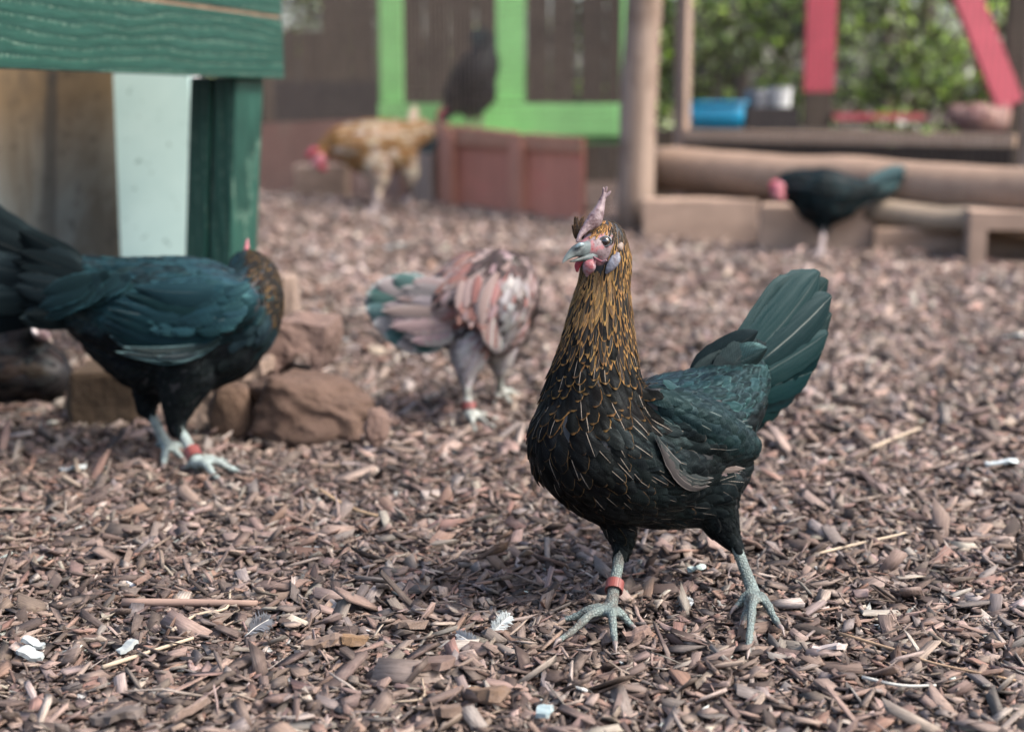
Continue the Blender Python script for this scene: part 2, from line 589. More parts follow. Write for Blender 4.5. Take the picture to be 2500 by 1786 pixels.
slab('wood_block', 716, 402, 850, 492, plain('grey_brown_block', (0.16, 0.115, 0.09), 0.9, 0.2), 'grey brown block lying in front of the boards under the buff hen', 'block', 0.09)
slab('wood_block', 872, 410, 1028, 500, M_PINK, 'pinkish block in front of the boards behind the buff hen legs', 'block', 0.07, shift=0.22)

# ------------------------------------------------------------------ round corner post
def round_post():
    b, d = G(1545, 562)
    top = b + Vector((0.055, -0.01, 1.75))
    n = 14
    pts = [b.lerp(top, i / n) + Vector((0.002 * math.sin(i * 1.3), 0, -0.05 if i == 0 else 0)) for i in range(n + 1)]
    rad = [0.063 - 0.008 * i / n + 0.0015 * math.sin(i * 2.1) for i in range(n + 1)]
    v, f = tube(pts, rad, 24, round_ends=False)
    k = NT('post_bark')
    vv = k.coords((20, 20, 1.5))
    g = k.noise(vv, 1.3, 5, 0.6, dist=0.5)
    n2 = k.noise(k.coords((1, 1, 0.7)), 9, 3, 0.5)
    c = k.mix(k.rng(g, 0.3, 0.7), (0.15, 0.105, 0.078), (0.30, 0.235, 0.19))
    c = k.mix(k.rng(n2, 0.52, 0.68, 0, 0.8), c, (0.10, 0.066, 0.048))
    k.bump(g, 0.6, 0.004)
    o = mk('round_post', v, f, k.done(c, 0.85, 0.2), smooth=True)
    tag(o, 'round pale timber corner post rising behind the comb of the tall hen', 'post')
round_post()

# ------------------------------------------------------------------ right fence, logs, blocks
def right_fence():
    a, da = G(1640, 520); b, db = G(2560, 585)
    r = root('wire_fence', (a + b) / 2, 'timber framed wire fence on the right above the long log', 'fence')
    org = r.location.copy()
    u = Vector((b.x - a.x, b.y - a.y, 0)).normalized(); L = (Vector((b.x, b.y, 0)) - Vector((a.x, a.y, 0))).length
    nn = Vector((-u.y, u.x, 0))
    v, f = wire_grid(a, b, 0.0, 0.0, 1.75, 0.0250, 0.0013)
    mk('wire_mesh', v, f, M_WIRE, r, org, kind='stuff')
    up = Vector((0, 0, 1))
    p0 = Vector((a.x, a.y, 0))
    mk('fence_post', *box(p0 + nn * 0.004, u * 0.045, nn * 0.05, up * 1.8, 0.004), M_TANV, r, org)
    mk('fence_post', *box(p0 + u * (L - 0.12) + nn * 0.004, u * 0.06, nn * 0.05, up * 1.8, 0.004), M_TANV, r, org)
    zs = 0.45 - (313 - 250) * da / F
    mk('sill_rail', *box(p0 + u * 0.048 + nn * 0.006 + up * (zs - 0.045), u * (L - 0.2), nn * 0.05, up * 0.042, 0.004), M_SILL, r, org)
    mk('bottom_board', *box(p0 + u * 0.048 + nn * 0.012 + up * 0.0, u * (L - 0.2), nn * 0.018, up * (zs - 0.050), 0.003), M_BRN, r, org)
    mk('top_rail', *box(p0 + nn * 0.004 + up * 1.8, u * L, nn * 0.05, up * 0.05, 0.004), M_TANV, r, org)
right_fence()

def log(name, x0, y0, x1, y1, r, mat, label, px_ext=0, d0=None, d1=None):
    a = P(x0, y0, d0); b = P(x1, y1, d1)
    n = 16
    pts = [a.lerp(b, i / n) + Vector((0, 0, 0.004 * math.sin(i * 0.9))) for i in range(n + 1)]
    v, f = tube(pts, [r * (1 + 0.03 * math.sin(i * 1.7)) for i in range(n + 1)], 22, round_ends=False)
    o = mk(name, v, f, mat, smooth=False)
    for p in o.data.polygons: p.use_smooth = len(p.vertices) == 4
    return tag(o, label, 'log')
log('timber_log', 1592, 412, 2640, 482, 0.076, M_TAN, 'long tan round log lying along the right fence', d0=5.02, d1=3.95)
log('timber_log', 2120, 520, 2640, 560, 0.040, wood('green_grey_timber', (0.20, 0.155, 0.11), (0.27, 0.21, 0.15), 0, 0.5), 'thin greenish log below the long log at right', d0=4.30, d1=3.92)
slab('edging_block', 1566, 486, 1846, 592, M_CONC, 'wide tan block below the log next to the round post', 'block', 0.10, yaw=-0.12)
slab('edging_block', 1852, 500, 2126, 632, M_CONC, 'tan block behind the leg of the small black hen', 'block', 0.10, yaw=-0.25, shift=0.30)
slab('edging_beam', 2134, 556, 2352, 622, M_TAN, 'short tan beam between two blocks at right', 'beam', 0.07, yaw=-0.25, shift=0.04)

def hollow_block():
    g, d = G(2440, 652)
    yaw = -0.2
    ax = Vector((math.cos(yaw), math.sin(yaw), 0)); ay = Vector((-ax.y, ax.x, 0)); up = Vector((0, 0, 1))
    w0 = (2364 - 1250) / F * d; w = 0.30
    o = P(2364, 652, d); o.z = float(gz(o.x, o.y)) - 0.01
    H = 0.16; D = 0.20; t = 0.045
    parts = [box(o, ax * t, ay * D, up * H, 0.004), box(o + ax * (w - t), ax * t, ay * D, up * H, 0.004),
             box(o + ax * t + up * (H - 0.05), ax * (w - 2 * t), ay * D, up * 0.05, 0.004),
             box(o + ax * t, ax * (w - 2 * t), ay * D, up * 0.018, 0.003),
             box(o + ax * (t - .002) + ay * (D - .012) + up * .004, ax * (w - 2 * t + .004), ay * 0.010, up * (H - .01), 0.002)]
    v, f = merge(*parts)
    ob = mk('hollow_block', v, f, M_CONC)
    tag(ob, 'hollow concrete block with a dark opening at the right edge', 'block')
hollow_block()

# ------------------------------------------------------------------ things behind the wire
def beam_px(name, pts, wpx, d, mat, parent, org, depth=0.05):
    """board whose centre line runs through photo points at depth d"""
    a, b = P(*pts[0], d), P(*pts[1], d)
    wd = wpx * d / F
    t = (b - a).normalized(); e = t.cross(FWD).normalized()
    return mk(name, *box(a - e * wd / 2, b - a, e * wd, FWD * depth, 0.004), mat, parent, org)

def green_frame():
    d = 6.3
    base = P(1240, 345, d); base.z = 0
    r = root('green_timber_frame', base, 'bright green painted timber frame standing behind the wire', 'frame')  # open frame of painted timber
    g0 = base.copy()
    def fr(name, x0, y0, x1, y1, dep=d, th=0.05):
        a = P(x0, y1, dep); b = P(x1, y1, dep); c = P(x0, y0, dep)
        return mk(name, *box(a, b - a, Vector((0, th, 0)), Vector((0, 0, c.z - a.z)), 0.005), M_GRN, r, g0)
    fr('upright', 928, -420, 984, 250)
    fr('upright', 1212, -420, 1282, 250, d + 0.003)
    fr('upright', 1516, -420, 1572, 250)
    fr('cross_board', 925, 252, 1574, 330, d - 0.02)
    fr('foot_board', 1180, 322, 1560, 352, d + 0.04)
    for x in (948, 1540):                                    # legs down to the ground
        a = P(x, 332, d + 0.06)
        mk('leg', *box(Vector((a.x, a.y, -0.01)), Vector((0.06, 0, 0)), Vector((0, 0.05, 0)), Vector((0, 0, a.z + 0.02)), 0.004), M_GRN, r, g0)
green_frame()

def board_wall():
    d = 8.2
    b = P(1150, 300, d); b.z = 0
    r = root('board_wall', b, 'dark brown wall of upright boards far behind the green frame', 'wall')
    x = -1.30 * 1.0
    px = 790.0
    i = 0
    while px < 1560:
        wpx = random.uniform(52, 66)
        a = P(px, 300, d)
        wd = wpx * d / F
        ht = random.uniform(1.9, 2.0)
        gap = 3 if abs(px - 1345) > 40 else 16
        mk('board', *box(Vector((a.x, a.y + random.uniform(0, 0.006), -0.01)), Vector((wd, 0, 0)), Vector((0, 0.025, 0)), Vector((0, 0, ht)), 0.003), M_BRN, r, b)
        px += wpx + gap
    a = P(640, 300, d + 0.1)
    for k in range(4):
        q = P(560 + k * 58, 300, d)
        mk('board', *box(Vector((q.x, q.y, -0.01)), Vector((0.13, 0, 0)), Vector((0, 0.025, 0)), Vector((0, 0, 0.86)), 0.003), M_BRN, r, b)
    for z in (0.35, 1.2):
        q = P(800, 300, d + 0.04)
        mk('rail', *box(Vector((q.x, q.y, z)), Vector((1.8, 0, 0)), Vector((0, 0.04, 0)), Vector((0, 0, 0.07)), 0.003), M_BRN, r, b)
board_wall()

def dark_trough():
    a = P(660, 292, 7.1)
    o = mk('feed_trough', *box(Vector((a.x, a.y, -0.01)), Vector((0.58, 0, 0)), Vector((0, 0.22, 0)), Vector((0, 0, 0.565)), 0.01), M_DARK)
    tag(o, 'dark low box behind the wire at left', 'box')
dark_trough()

def red_frame():
    d = 6.6
    b = P(1998, 300, d); b.z = 0
    r = root('red_timber_frame', b, 'red painted timber frame with a slanting brace behind the right fence', 'frame')  # just a painted timber frame with its brace
    def fr(name, x0, y0, x1, y1, dep=d, mat=M_RED, th=0.06):
        a = P(x0, y1, dep); q = P(x1, y1, dep); c = P(x0, y0, dep)
        return mk(name, *box(a, q - a, Vector((0, th, 0)), Vector((0, 0, c.z - a.z)), 0.005), mat, r, b)
    fr('post', 1964, -420, 2036, 224)
    g = P(1966, 224, d)
    mk('post_foot', *box(Vector((g.x, g.y + 0.003, -0.01)), Vector((0.128, 0, 0)), Vector((0, 0.055, 0)), Vector((0, 0, g.z + 0.008)), 0.004), M_BRN, r, b)
    beam_px('brace', ((2345, -60), (2468, 255)), 66, d - 0.1, M_RED, r, b, 0.05)
    fr('rail', 2036, 278, 2260, 292, d)
    g = P(2462, 252, d - 0.1)
    mk('brace_post', *box(Vector((g.x, g.y + 0.06, -0.01)), Vector((0.10, 0, 0)), Vector((0, 0.06, 0)), Vector((0, 0, 1.7)), 0.004), M_BRN, r, b)
red_frame()

def blue_tub():
    d = 5.9
    a = P(1740, 316, d); base = Vector((a.x, a.y, a.z))
    w1, w2, dp, h = 0.115, 0.128, 0.09, 0.112
    r = root('blue_tub', base, 'bright blue plastic tub standing behind the wire', 'tub')
    V, Fc = [], []
    def ring(w, e, z, n=24):
        i = len(V)
        for k in range(n):
            an = 2 * math.pi * k / n
            c, s = math.cos(an), math.sin(an)
            p = 0.35
            V.append(base + Vector((w * math.copysign(abs(c) ** p, c), e * math.copysign(abs(s) ** p, s), z)))
        return i
    n = 24
    rs = [ring(w1, dp, 0), ring(w2, dp + .012, h), ring(w2 - .006, dp + .006, h), ring(w1 - .006, dp - .006, 0.006)]
    for a_, b_ in zip(rs, rs[1:]):
        for k in range(n):
            Fc.append((a_ + k, a_ + (k + 1) % n, b_ + (k + 1) % n, b_ + k))
    Fc.append(tuple(rs[0] + k for k in range(n))[::-1]); Fc.append(tuple(rs[3] + k for k in range(n)))
    mb = plain('blue_plastic', (0.0, 0.22, 0.40), 0.35, 0.5, 0.06)
    mk('tub', V, Fc, mb, r, base, smooth=True)
    V, Fc = [], []
    rs = [ring(w2 + .001, dp + .013, h - .012), ring(w2 + .008, dp + .02, h - .010), ring(w2 + .008, dp + .02, h + .002), ring(w2 + .001, dp + .013, h + .003)]
    for a_, b_ in zip(rs, rs[1:] + rs[:1]):
        for k in range(n):
            Fc.append((a_ + k, a_ + (k + 1) % n, b_ + (k + 1) % n, b_ + k))
    mk('rim', V, Fc, mb, r, base, smooth=True)
    # plinth it stands on
    o = mk('timber_step', *box(Vector((base.x - 0.25, base.y - 0.12, -0.01)), Vector((0.95, 0, 0)), Vector((0, 0.3, 0)), Vector((0, 0, base.z + 0.009)), 0.006), M_BRN)
    tag(o, 'low brown timber step under the blue tub', 'step')
    # dark crate with a pale bucket
    q = P(1878, 316, d)
    o = mk('dark_crate', *box(Vector((q.x - 0.11, q.y - 0.08, base.z)), Vector((0.22, 0, 0)), Vector((0, 0.2, 0)), Vector((0, 0, 0.09)), 0.006), M_DARK)
    tag(o, 'dark crate beside the blue tub', 'crate')
    c = Vector((q.x + 0.035, q.y - 0.01, base.z + 0.091))
    v, f = tube([c, c + Vector((0, 0, 0.035)), c + Vector((0, 0, 0.075)), c + Vector((0, 0, 0.082))], [0.045, 0.050, 0.055, 0.058], 20, round_ends=False)
    o = mk('bucket', v, f, plain('pale_plastic', (0.5, 0.52, 0.52), 0.4), smooth=False)
    tag(o, 'pale bucket upside down on the dark crate', 'bucket')
    c = Vector((q.x - 0.06, q.y - 0.01, base.z + 0.091))
    v, f = tube([c, c + Vector((0, 0, 0.06)), c + Vector((0, 0, 0.07))], [0.045, 0.05, 0.046], 18, round_ends=False)
    o = mk('bucket', v, f, plain('grey_plastic', (0.12, 0.13, 0.15), 0.4), smooth=False)
    tag(o, 'grey bucket next to the pale one on the dark crate', 'bucket')
blue_tub()

# ------------------------------------------------------------------ shrubs and trees behind the yard
def leaf_material(name, cols):
    k = NT(name)
    c = k.attr('ccol')
    k.l(c, k.b.inputs['Base Color'])
    k.b.inputs['Roughness'].default_value = 0.20
    k.b.inputs['Specular IOR Level'].default_value = 1.0
    tr = k.n('ShaderNodeBsdfTranslucent')
    k.l(k.mix(1.0, c, (1.6, 1.9, 0.7), 'MULTIPLY'), tr.inputs[0])
    mx = k.n('ShaderNodeMixShader')
    mx.inputs[0].default_value = 0.5
    k.l(k.b.outputs[0], mx.inputs[1]); k.l(tr.outputs[0], mx.inputs[2])
    k.l(mx.outputs[0], k.t.nodes['Material Output'].inputs[0])
    return k.m
M_LEAF = leaf_material('broad_leaf', None)
M_TRUNK = wood('trunk_bark', (0.055, 0.042, 0.034), (0.12, 0.09, 0.07), 2, 0.5)

def leaves(centres, n, spread, size, pal, flat=0.75):
    centres = np.array(centres)
    ci = rng.integers(0, len(centres), n)
    sp = np.array(spread)
    dirs = rng.normal(0, 1, (n, 3)); dirs /= np.linalg.norm(dirs, axis=1)[:, None]
    rad = rng.uniform(0.25, 1.0, n) ** 0.6
    p = centres[ci] + dirs * rad[:, None] * sp
    L = size * rng.uniform(0.6, 1.35, n); W = L * rng.uniform(0.38, 0.55, n)
    a = rng.normal(0, 1, (n, 3)); a[:, 2] -= 0.5; a /= np.linalg.norm(a, axis=1)[:, None]
    b = np.cross(a, rng.normal(0, 1, (n, 3))); b /= np.linalg.norm(b, axis=1)[:, None]
    c = np.cross(a, b)
    v = np.stack([p, p + a * (L * .35)[:, None] + b * (W * .5)[:, None] + c * (W * .12)[:, None], p + a * L[:, None],
                  p + a * (L * .35)[:, None] - b * (W * .5)[:, None] + c * (W * .12)[:, None]], 1)
    V = v.reshape(-1, 3)
    Fc = (np.arange(n)[:, None] * 4 + np.array([[0, 1, 2, 3]]))
    pal = np.array(pal)
    col = pal[rng.integers(0, len(pal), n)] * rng.uniform(0.7, 1.3, (n, 1))
    pale_glint = rng.uniform(size=n) < (0.09 if len(pal) > 5 else 0.03)  # leaves painted pale to stand in for glints of the sky
    col[pale_glint] = np.array((0.50, 0.60, 0.34)) * rng.uniform(0.7, 1.3, (int(pale_glint.sum()), 1))
    col = np.repeat(np.concatenate([col, np.ones((n, 1))], 1), 4, 0)
    # split every leaf along its midrib
    tri = np.concatenate([Fc[:, [0, 1, 2]], Fc[:, [0, 2, 3]]])
    return V, tri.tolist(), col

def shrub(name, x, y, h, wd, n, size, pal, label, cat, stems=4, clumps=24, group=None, low=0.1, tall=None):
    b = Vector((x, y, 0))
    r = root(name, b, label, cat, group)
    cs, parts = [], []
    for i in range(stems):
        an = random.uniform(0, 6.28)
        tip = b + Vector((math.cos(an) * wd * random.uniform(.2, .7), math.sin(an) * wd * random.uniform(.2, .5), h * random.uniform(.6, .95)))
        mid = b.lerp(tip, 0.5) + Vector((random.uniform(-.08, .08), random.uniform(-.08, .08), 0.05))
        s = b + Vector((random.uniform(-.15, .15) * wd, random.uniform(-.1, .1), -0.03))
        pp = spline([s, mid, tip], 4)
        parts.append(tube([Vector(q) for q in pp], np.linspace(0.013, 0.004, len(pp)) * (1 + 0.3 * h), 6, round_ends=False))
    tr = mk('stem' if stems > 1 else 'trunk', *merge(*parts), M_TRUNK, r, b, smooth=True, kind='stuff' if stems > 1 else None)
    for i in range(clumps):
        cs.append((x + random.uniform(-1, 1) * wd, y + random.uniform(-.6, .6) * wd, h * random.uniform(low, 1.0)))
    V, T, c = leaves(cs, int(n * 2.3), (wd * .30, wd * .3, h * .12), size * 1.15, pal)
    V[:, 2] = np.maximum(V[:, 2], 0.02)
    mk('foliage', V, T, M_LEAF, r, b, attrs={'ccol': ('FLOAT_COLOR', c)}, kind='stuff')

def tree(x, y, r0, h, label, lean=0.0, pal=None, n=2600):
    b = Vector((x, y, -0.03))
    r = root('tree', Vector((x, y, 0)), label, 'tree', 'trees behind the yard')
    pp = spline([b, b + Vector((lean * .4, 0, h * .35)), b + Vector((lean, 0.05, h * .7)), b + Vector((lean * 1.2, 0.1, h))], 5)
    rad = np.linspace(r0 * 1.1, r0 * .35, len(pp)); rad[0] *= 1.35
    parts = [tube([Vector(q) for q in pp], rad, 10, round_ends=False)]
    cs = []
    for i in range(7):
        t = random.uniform(.45, 1.0)
        s = Vector(pp[int(t * (len(pp) - 1))])
        an = random.uniform(0, 6.28); L = random.uniform(.5, 1.1)
        e = s + Vector((math.cos(an) * L, math.sin(an) * L, random.uniform(.2, .7)))
        parts.append(tube([s, s.lerp(e, .5) + Vector((0, 0, .06)), e], [r0 * .3, r0 * .2, r0 * .08], 6, round_ends=False))
        cs += [tuple(e), tuple(s.lerp(e, .6))]
    mk('trunk', *merge(*parts), M_TRUNK, r, r.location.copy(), smooth=True)
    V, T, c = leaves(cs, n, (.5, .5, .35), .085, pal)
    mk('crown', V, T, M_LEAF, r, r.location.copy(), attrs={'ccol': ('FLOAT_COLOR', c)}, kind='stuff')

GREENS = [(0.030, 0.038, 0.016), (0.035, 0.042, 0.020), (0.028, 0.026, 0.018), (0.045, 0.038, 0.026), (0.14, 0.21, 0.05), (0.045, 0.040, 0.024), (0.05, 0.065, 0.03), (0.30, 0.36, 0.17), (0.20, 0.30, 0.07)]
BROWNS = [(0.040, 0.033, 0.022), (0.030, 0.027, 0.019), (0.035, 0.042, 0.018), (0.06, 0.044, 0.030), (0.16, 0.20, 0.07)]
def vegetation():
    S = [  # photo column, depth, height, half-width, leaves, leaf size, palette, label
        (1700, 9.0, 1.5, 0.62, 1900, .060, GREENS, 'leafy green shrub behind the thin fence post'),
        (1850, 11.5, 2.0, 0.9, 1900, .075, GREENS, 'loose green shrub above the blue tub'),
        (2110, 10.5, 1.9, 0.8, 2100, .070, GREENS, 'bushy green shrub right of the red post'),
        (2260, 8.6, 1.5, 0.62, 1900, .060, GREENS, 'bright leafy shrub left of the red brace'),
        (2440, 11.0, 2.0, 0.9, 1900, .075, GREENS, 'green shrub behind the red brace'),
        (1420, 11.0, 1.9, 0.8, 1500, .075, BROWNS, 'dull brown green shrub behind the board wall gap'),
        (745, 10.5, 0.95, 0.7, 420, .060, GREENS, 'low shrub seen at the top beside the green beam'),
        (1980, 13.5, 2.2, 1.2, 1100, .080, BROWNS, 'dark brown leaved shrub in the far background'),
        (1620, 14.0, 2.2, 1.0, 900, .080, BROWNS, 'dark shrub far behind the round post'),
        (2720, 10.0, 1.9, 0.9, 1500, .075, GREENS, 'green shrub just past the right edge'),
        (1000, 13.0, 2.2, 1.2, 1500, .080, BROWNS, 'dull shrub behind the far board wall'),
    ]
    for px, d, h, wd, n, sz, pal, lab in S:
        x = (px - 1250) / F * d
        shrub('shrub', x, d, h, wd, n, sz, pal, lab, 'shrub', group='shrubs behind the yard')
    for px, d, r0, h, lab, lean in ((1790, 10.2, .05, 3.6, 'slim dark tree trunk above the blue tub', .15), (2150, 9.4, .045, 3.5, 'slim dark tree trunk right of the red post', -.1),
                               (2215, 12.5, .08, 4.2, 'dark tree trunk among the shrubs left of the brace', .2), (1905, 12.0, .07, 4.0, 'dark tree trunk left of the red post', -.2)):
        tree((px - 1250) / F * d, d, r0, h, lab, lean, GREENS)
vegetation()
# ------------------------------------------------------------------ green table on the left
def green_paint():
    k = NT('dark_green_paint')
    # heavy raised grain under the paint, running along the boards (boards carry a 'fuv' grain coordinate)
    uv = k.attr('fuv', 'Vector')
    mp = k.n('ShaderNodeMapping'); mp.inputs['Scale'].default_value = (2.2, 17, 17)
    k.l(uv, mp.inputs[0])
    mp2 = k.n('ShaderNodeMapping'); mp2.inputs['Scale'].default_value = (4, 9, 9)
    k.l(uv, mp2.inputs[0])
    warp = k.noise(mp2.outputs[0], 1.0, 3, 0.5)
    ad = k.n('ShaderNodeVectorMath', operation='MULTIPLY_ADD')
    k.l(warp, ad.inputs[0]); ad.inputs[1].default_value = (0.3, 0.75, 0.75); k.l(mp.outputs[0], ad.inputs[2])
    wv = k.n('ShaderNodeTexWave', wave_type='BANDS', bands_direction='Y', wave_profile='SAW')
    k.l(ad.outputs[0], wv.inputs['Vector'])
    wv.inputs['Scale'].default_value = 1.15; wv.inputs['Distortion'].default_value = 1.6
    wv.inputs['Detail'].default_value = 3; wv.inputs['Detail Scale'].default_value = 1.2
    fine = k.noise(mp.outputs[0], 9, 4, 0.65)
    spk = k.noise(uv, 190, 2, 0.5)
    h = k.math('ADD', k.math('MULTIPLY', wv.outputs['Fac'], 0.9), k.math('MULTIPLY', fine, 0.5))
    c = k.mix(k.rng(fine, 0.35, 0.65), (0.010, 0.046, 0.036), (0.018, 0.068, 0.052))
    c = k.mix(k.rng(wv.outputs['Fac'], 0.0, 0.5, 0.75, 0.0), c, (0.005, 0.026, 0.021))
    # paint rubbed thin on the ridges
    worn = k.math('MULTIPLY', k.rng(wv.outputs['Fac'], 0.72, 0.95), k.rng(spk, 0.5, 0.62))
    c = k.mix(k.math('MULTIPLY', worn, 0.45), c, (0.22, 0.31, 0.24))
    chip = k.noise(uv, 26, 2, 0.4)
    c = k.mix(k.rng(chip, 0.76, 0.775), c, (0.30, 0.26, 0.22))
    k.bump(h, 0.55, 0.004)
    return k.done(c, 0.42, 0.28)
M_GREENPAINT = green_paint()
M_SEAM = plain('bare_wood_seam', (0.140, 0.100, 0.070), 0.8, 0.2)

def board(name, o, ax, ay, az, mat, parent, org, bev=0.003, kind=None):
    """board with grain along ax"""
    o, ax, ay, az = Vector(o), Vector(ax), Vector(ay), Vector(az)
    v, f = box(o, ax, ay, az, bev)
    u = []
    L, W, T = ax.length, ay.length, az.length
    off = Vector((random.uniform(0, 9), random.uniform(0, 9), random.uniform(0, 9)))
    for p in v:
        q = p - o
        u.append(Vector((q.dot(ax.normalized()), q.dot(az.normalized()), q.dot(ay.normalized()))) + off)
    return mk(name, v, f, mat, parent, org, attrs={'fuv': ('FLOAT_VECTOR', np.array(u))}, kind=kind)

def green_table():
    TR, TL = P(694, 56, 2.5), P(0, -52, 1.72)
    BR, BL = P(694, 200, 2.5), P(0, 157, 1.72)
    zb = (BR.z + BL.z) / 2 + 0.001; zt = (TR.z + TL.z) / 2
    u = Vector((BL.x - BR.x, BL.y - BR.y, 0)); L = u.length; u.normalize()       # towards the camera
    nn = Vector((-u.y, u.x, 0))
    if nn.x < 0: nn = -nn                                                        # outward, to the right
    up = Vector((0, 0, 1))
    c0 = Vector((BR.x, BR.y, 0))
    org = c0 - nn * 0.3 + u * 0.4
    r = root('green_table', org, 'dark green painted timber table at the upper left with worn grain', 'table')
    # long apron whose outer face is seen, running from its far end towards the camera
    board('apron', c0 - nn * 0.045 + up * zb, u * 1.35, nn * 0.045, up * (zt - zb), M_GREENPAINT, r, org, 0.006)
    board('seam_strip', c0 - nn * 0.043 + up * (zt + 0.0005) + u * 0.004, u * 1.34, nn * 0.040, up * 0.0065, M_SEAM, r, org, 0.001)
    board('apron', c0 - nn * 0.046 + up * (zt + 0.0075), u * 1.35, nn * 0.045, up * 0.085, M_GREENPAINT, r, org, 0.005)
    for k in range(4):
        board('top_plank', c0 + up * (zt + 0.093) - nn * (0.13 + k * 0.138) - u * 0.02, u * 1.4, nn * 0.130, up * 0.03, M_GREENPAINT, r, org, 0.004)
    board('apron', c0 - nn * 0.56 + up * (zb + 0.045), u * 1.35, nn * 0.04, up * (zt - zb - 0.045), M_GREENPAINT, r, org, 0.005)
    board('end_apron', c0 - nn * 0.515 + up * (zb + 0.03), nn * 0.465, u * 0.03, up * (zt - zb - 0.03), M_GREENPAINT, r, org, 0.004)
    # leg: two boards side by side, so a seam shows on the shaded face
    def leg(s0, lean):
        a = P(470, 205, 2.40); b = P(590, 205, 2.40)
        wd = (b - a).length * 0.97
        base = c0 - nn * 0.020 + u * s0
        bot = base + lean
        for j, (n0, n1) in enumerate(((0.0, 0.041), (0.046, 0.086))):
            A = base - nn * n1
            V = []
            for z, off, in ((-0.01, lean), (zb - 0.0005, Vector((0, 0, 0)))):
                for p in (A, A + nn * (n1 - n0), A + nn * (n1 - n0) - u * 0.105, A - u * 0.105):
                    V.append(Vector((p.x + off.x, p.y + off.y, z)))
            bm = bmesh.new()
            bv = [bm.verts.new(p) for p in V]
            for q in ((0, 1, 5, 4), (1, 2, 6, 5), (2, 3, 7, 6), (3, 0, 4, 7), (3, 2, 1, 0), (4, 5, 6, 7)):
                bm.faces.new([bv[i] for i in q])
            bmesh.ops.recalc_face_normals(bm, faces=bm.faces[:])
            bmesh.ops.bevel(bm, geom=bm.edges[:], offset=0.004, segments=2, affect='EDGES', profile=0.6)
            bm.verts.index_update()
            vv = [v.co.copy() for v in bm.verts]; ff = [tuple(v.index for v in f.verts) for f in bm.faces]
            bm.free()
            uu = [(p.z, p.dot(nn) + 3 * j, p.dot(u)) for p in vv]
            mk('leg_board', vv, ff, M_GREENPAINT, r, org, attrs={'fuv': ('FLOAT_VECTOR', np.array(uu))})
    leg(0.145, Vector((-0.035, 0.0, 0)))
    leg(1.25, Vector((-0.02, 0.0, 0)))
green_table()

def standing_board(name, px_top, py_top, px_bot, wpx, d, mat, label, cat, thick=0.018, yaw=0.0):
    """sheet standing on the ground; its left edge runs through the two photo columns"""
    a = P(px_top, py_top, d); 
    g = 250 + 0.45 * F / d
    b = P(px_bot, g, d); b.z = float(gz(b.x, b.y)) - 0.01
    wd = wpx * d / F
    ax = Vector((math.cos(yaw), math.sin(yaw), 0)) * wd
    top = a + (a - b).normalized() * 0.25
    v, f = box(b, ax, Vector((0, thick, 0)), top - b, 0.003)
    ob = mk(name, v, f, mat)
    return tag(ob, label, cat)

def weathered_sheet():
    k = NT('stained_plywood')
    v = k.coords((1, 1, 0.35)); v1 = k.coords()
    n = k.noise(v, 6, 5, 0.65, dist=0.4); n2 = k.noise(v1, 34, 3, 0.6); n3 = k.noise(k.coords((3, 1, .12)), 5, 4, 0.6)
    sp = k.n('ShaderNodeSeparateXYZ'); k.l(k.coords(), sp.inputs[0])
    z = k.math('ADD', sp.outputs[2], k.math('MULTIPLY', k.math('SUBTRACT', n, 0.5), 0.25))
    c = k.mix(k.rng(z, 0.24, 0.46), (0.185, 0.205, 0.19), (0.245, 0.165, 0.085))
    c = k.mix(k.rng(n, 0.40, 0.62, 0.0, 0.85), c, (0.075, 0.060, 0.042))
    c = k.mix(k.rng(n2, 0.58, 0.75, 0.0, 0.7), c, (0.035, 0.032, 0.027))
    c = k.mix(k.rng(n3, 0.58, 0.66, 0.0, 0.75), c, (0.06, 0.055, 0.045))
    k.bump(n2, 0.3, 0.002)
    return k.done(c, 0.85, 0.2)
standing_board('plywood_sheet', -320, 150, -285, 604, 2.82, weathered_sheet(), 'stained brown grey plywood sheet standing under the green table', 'plywood sheet', 0.014)

def pale_paint():
    k = NT('pale_green_paint')
    v = k.coords()
    n = k.noise(v, 9, 4, 0.6); sp = k.noise(v, 55, 2, 0.5)
    c = k.mix(k.rng(n, 0.3, 0.7), (0.33, 0.465, 0.45), (0.385, 0.52, 0.50))
    c = k.mix(k.rng(sp, 0.66, 0.74, 0, 0.7), c, (0.12, 0.17, 0.165))
    k.bump(n, 0.1, 0.002)
    return k.done(c, 0.55, 0.4)
standing_board('pale_board', 276, 180, 303, 184, 2.70, pale_paint(), 'smooth pale mint green board standing beside the table leg', 'board', 0.03)
standing_board('white_board', 440, 212, 440, 42, 3.05, plain('white_paint', (0.75, 0.76, 0.76), 0.5, 0.4, 0.05), 'narrow white board just visible between the mint board and table leg', 'board', 0.02)

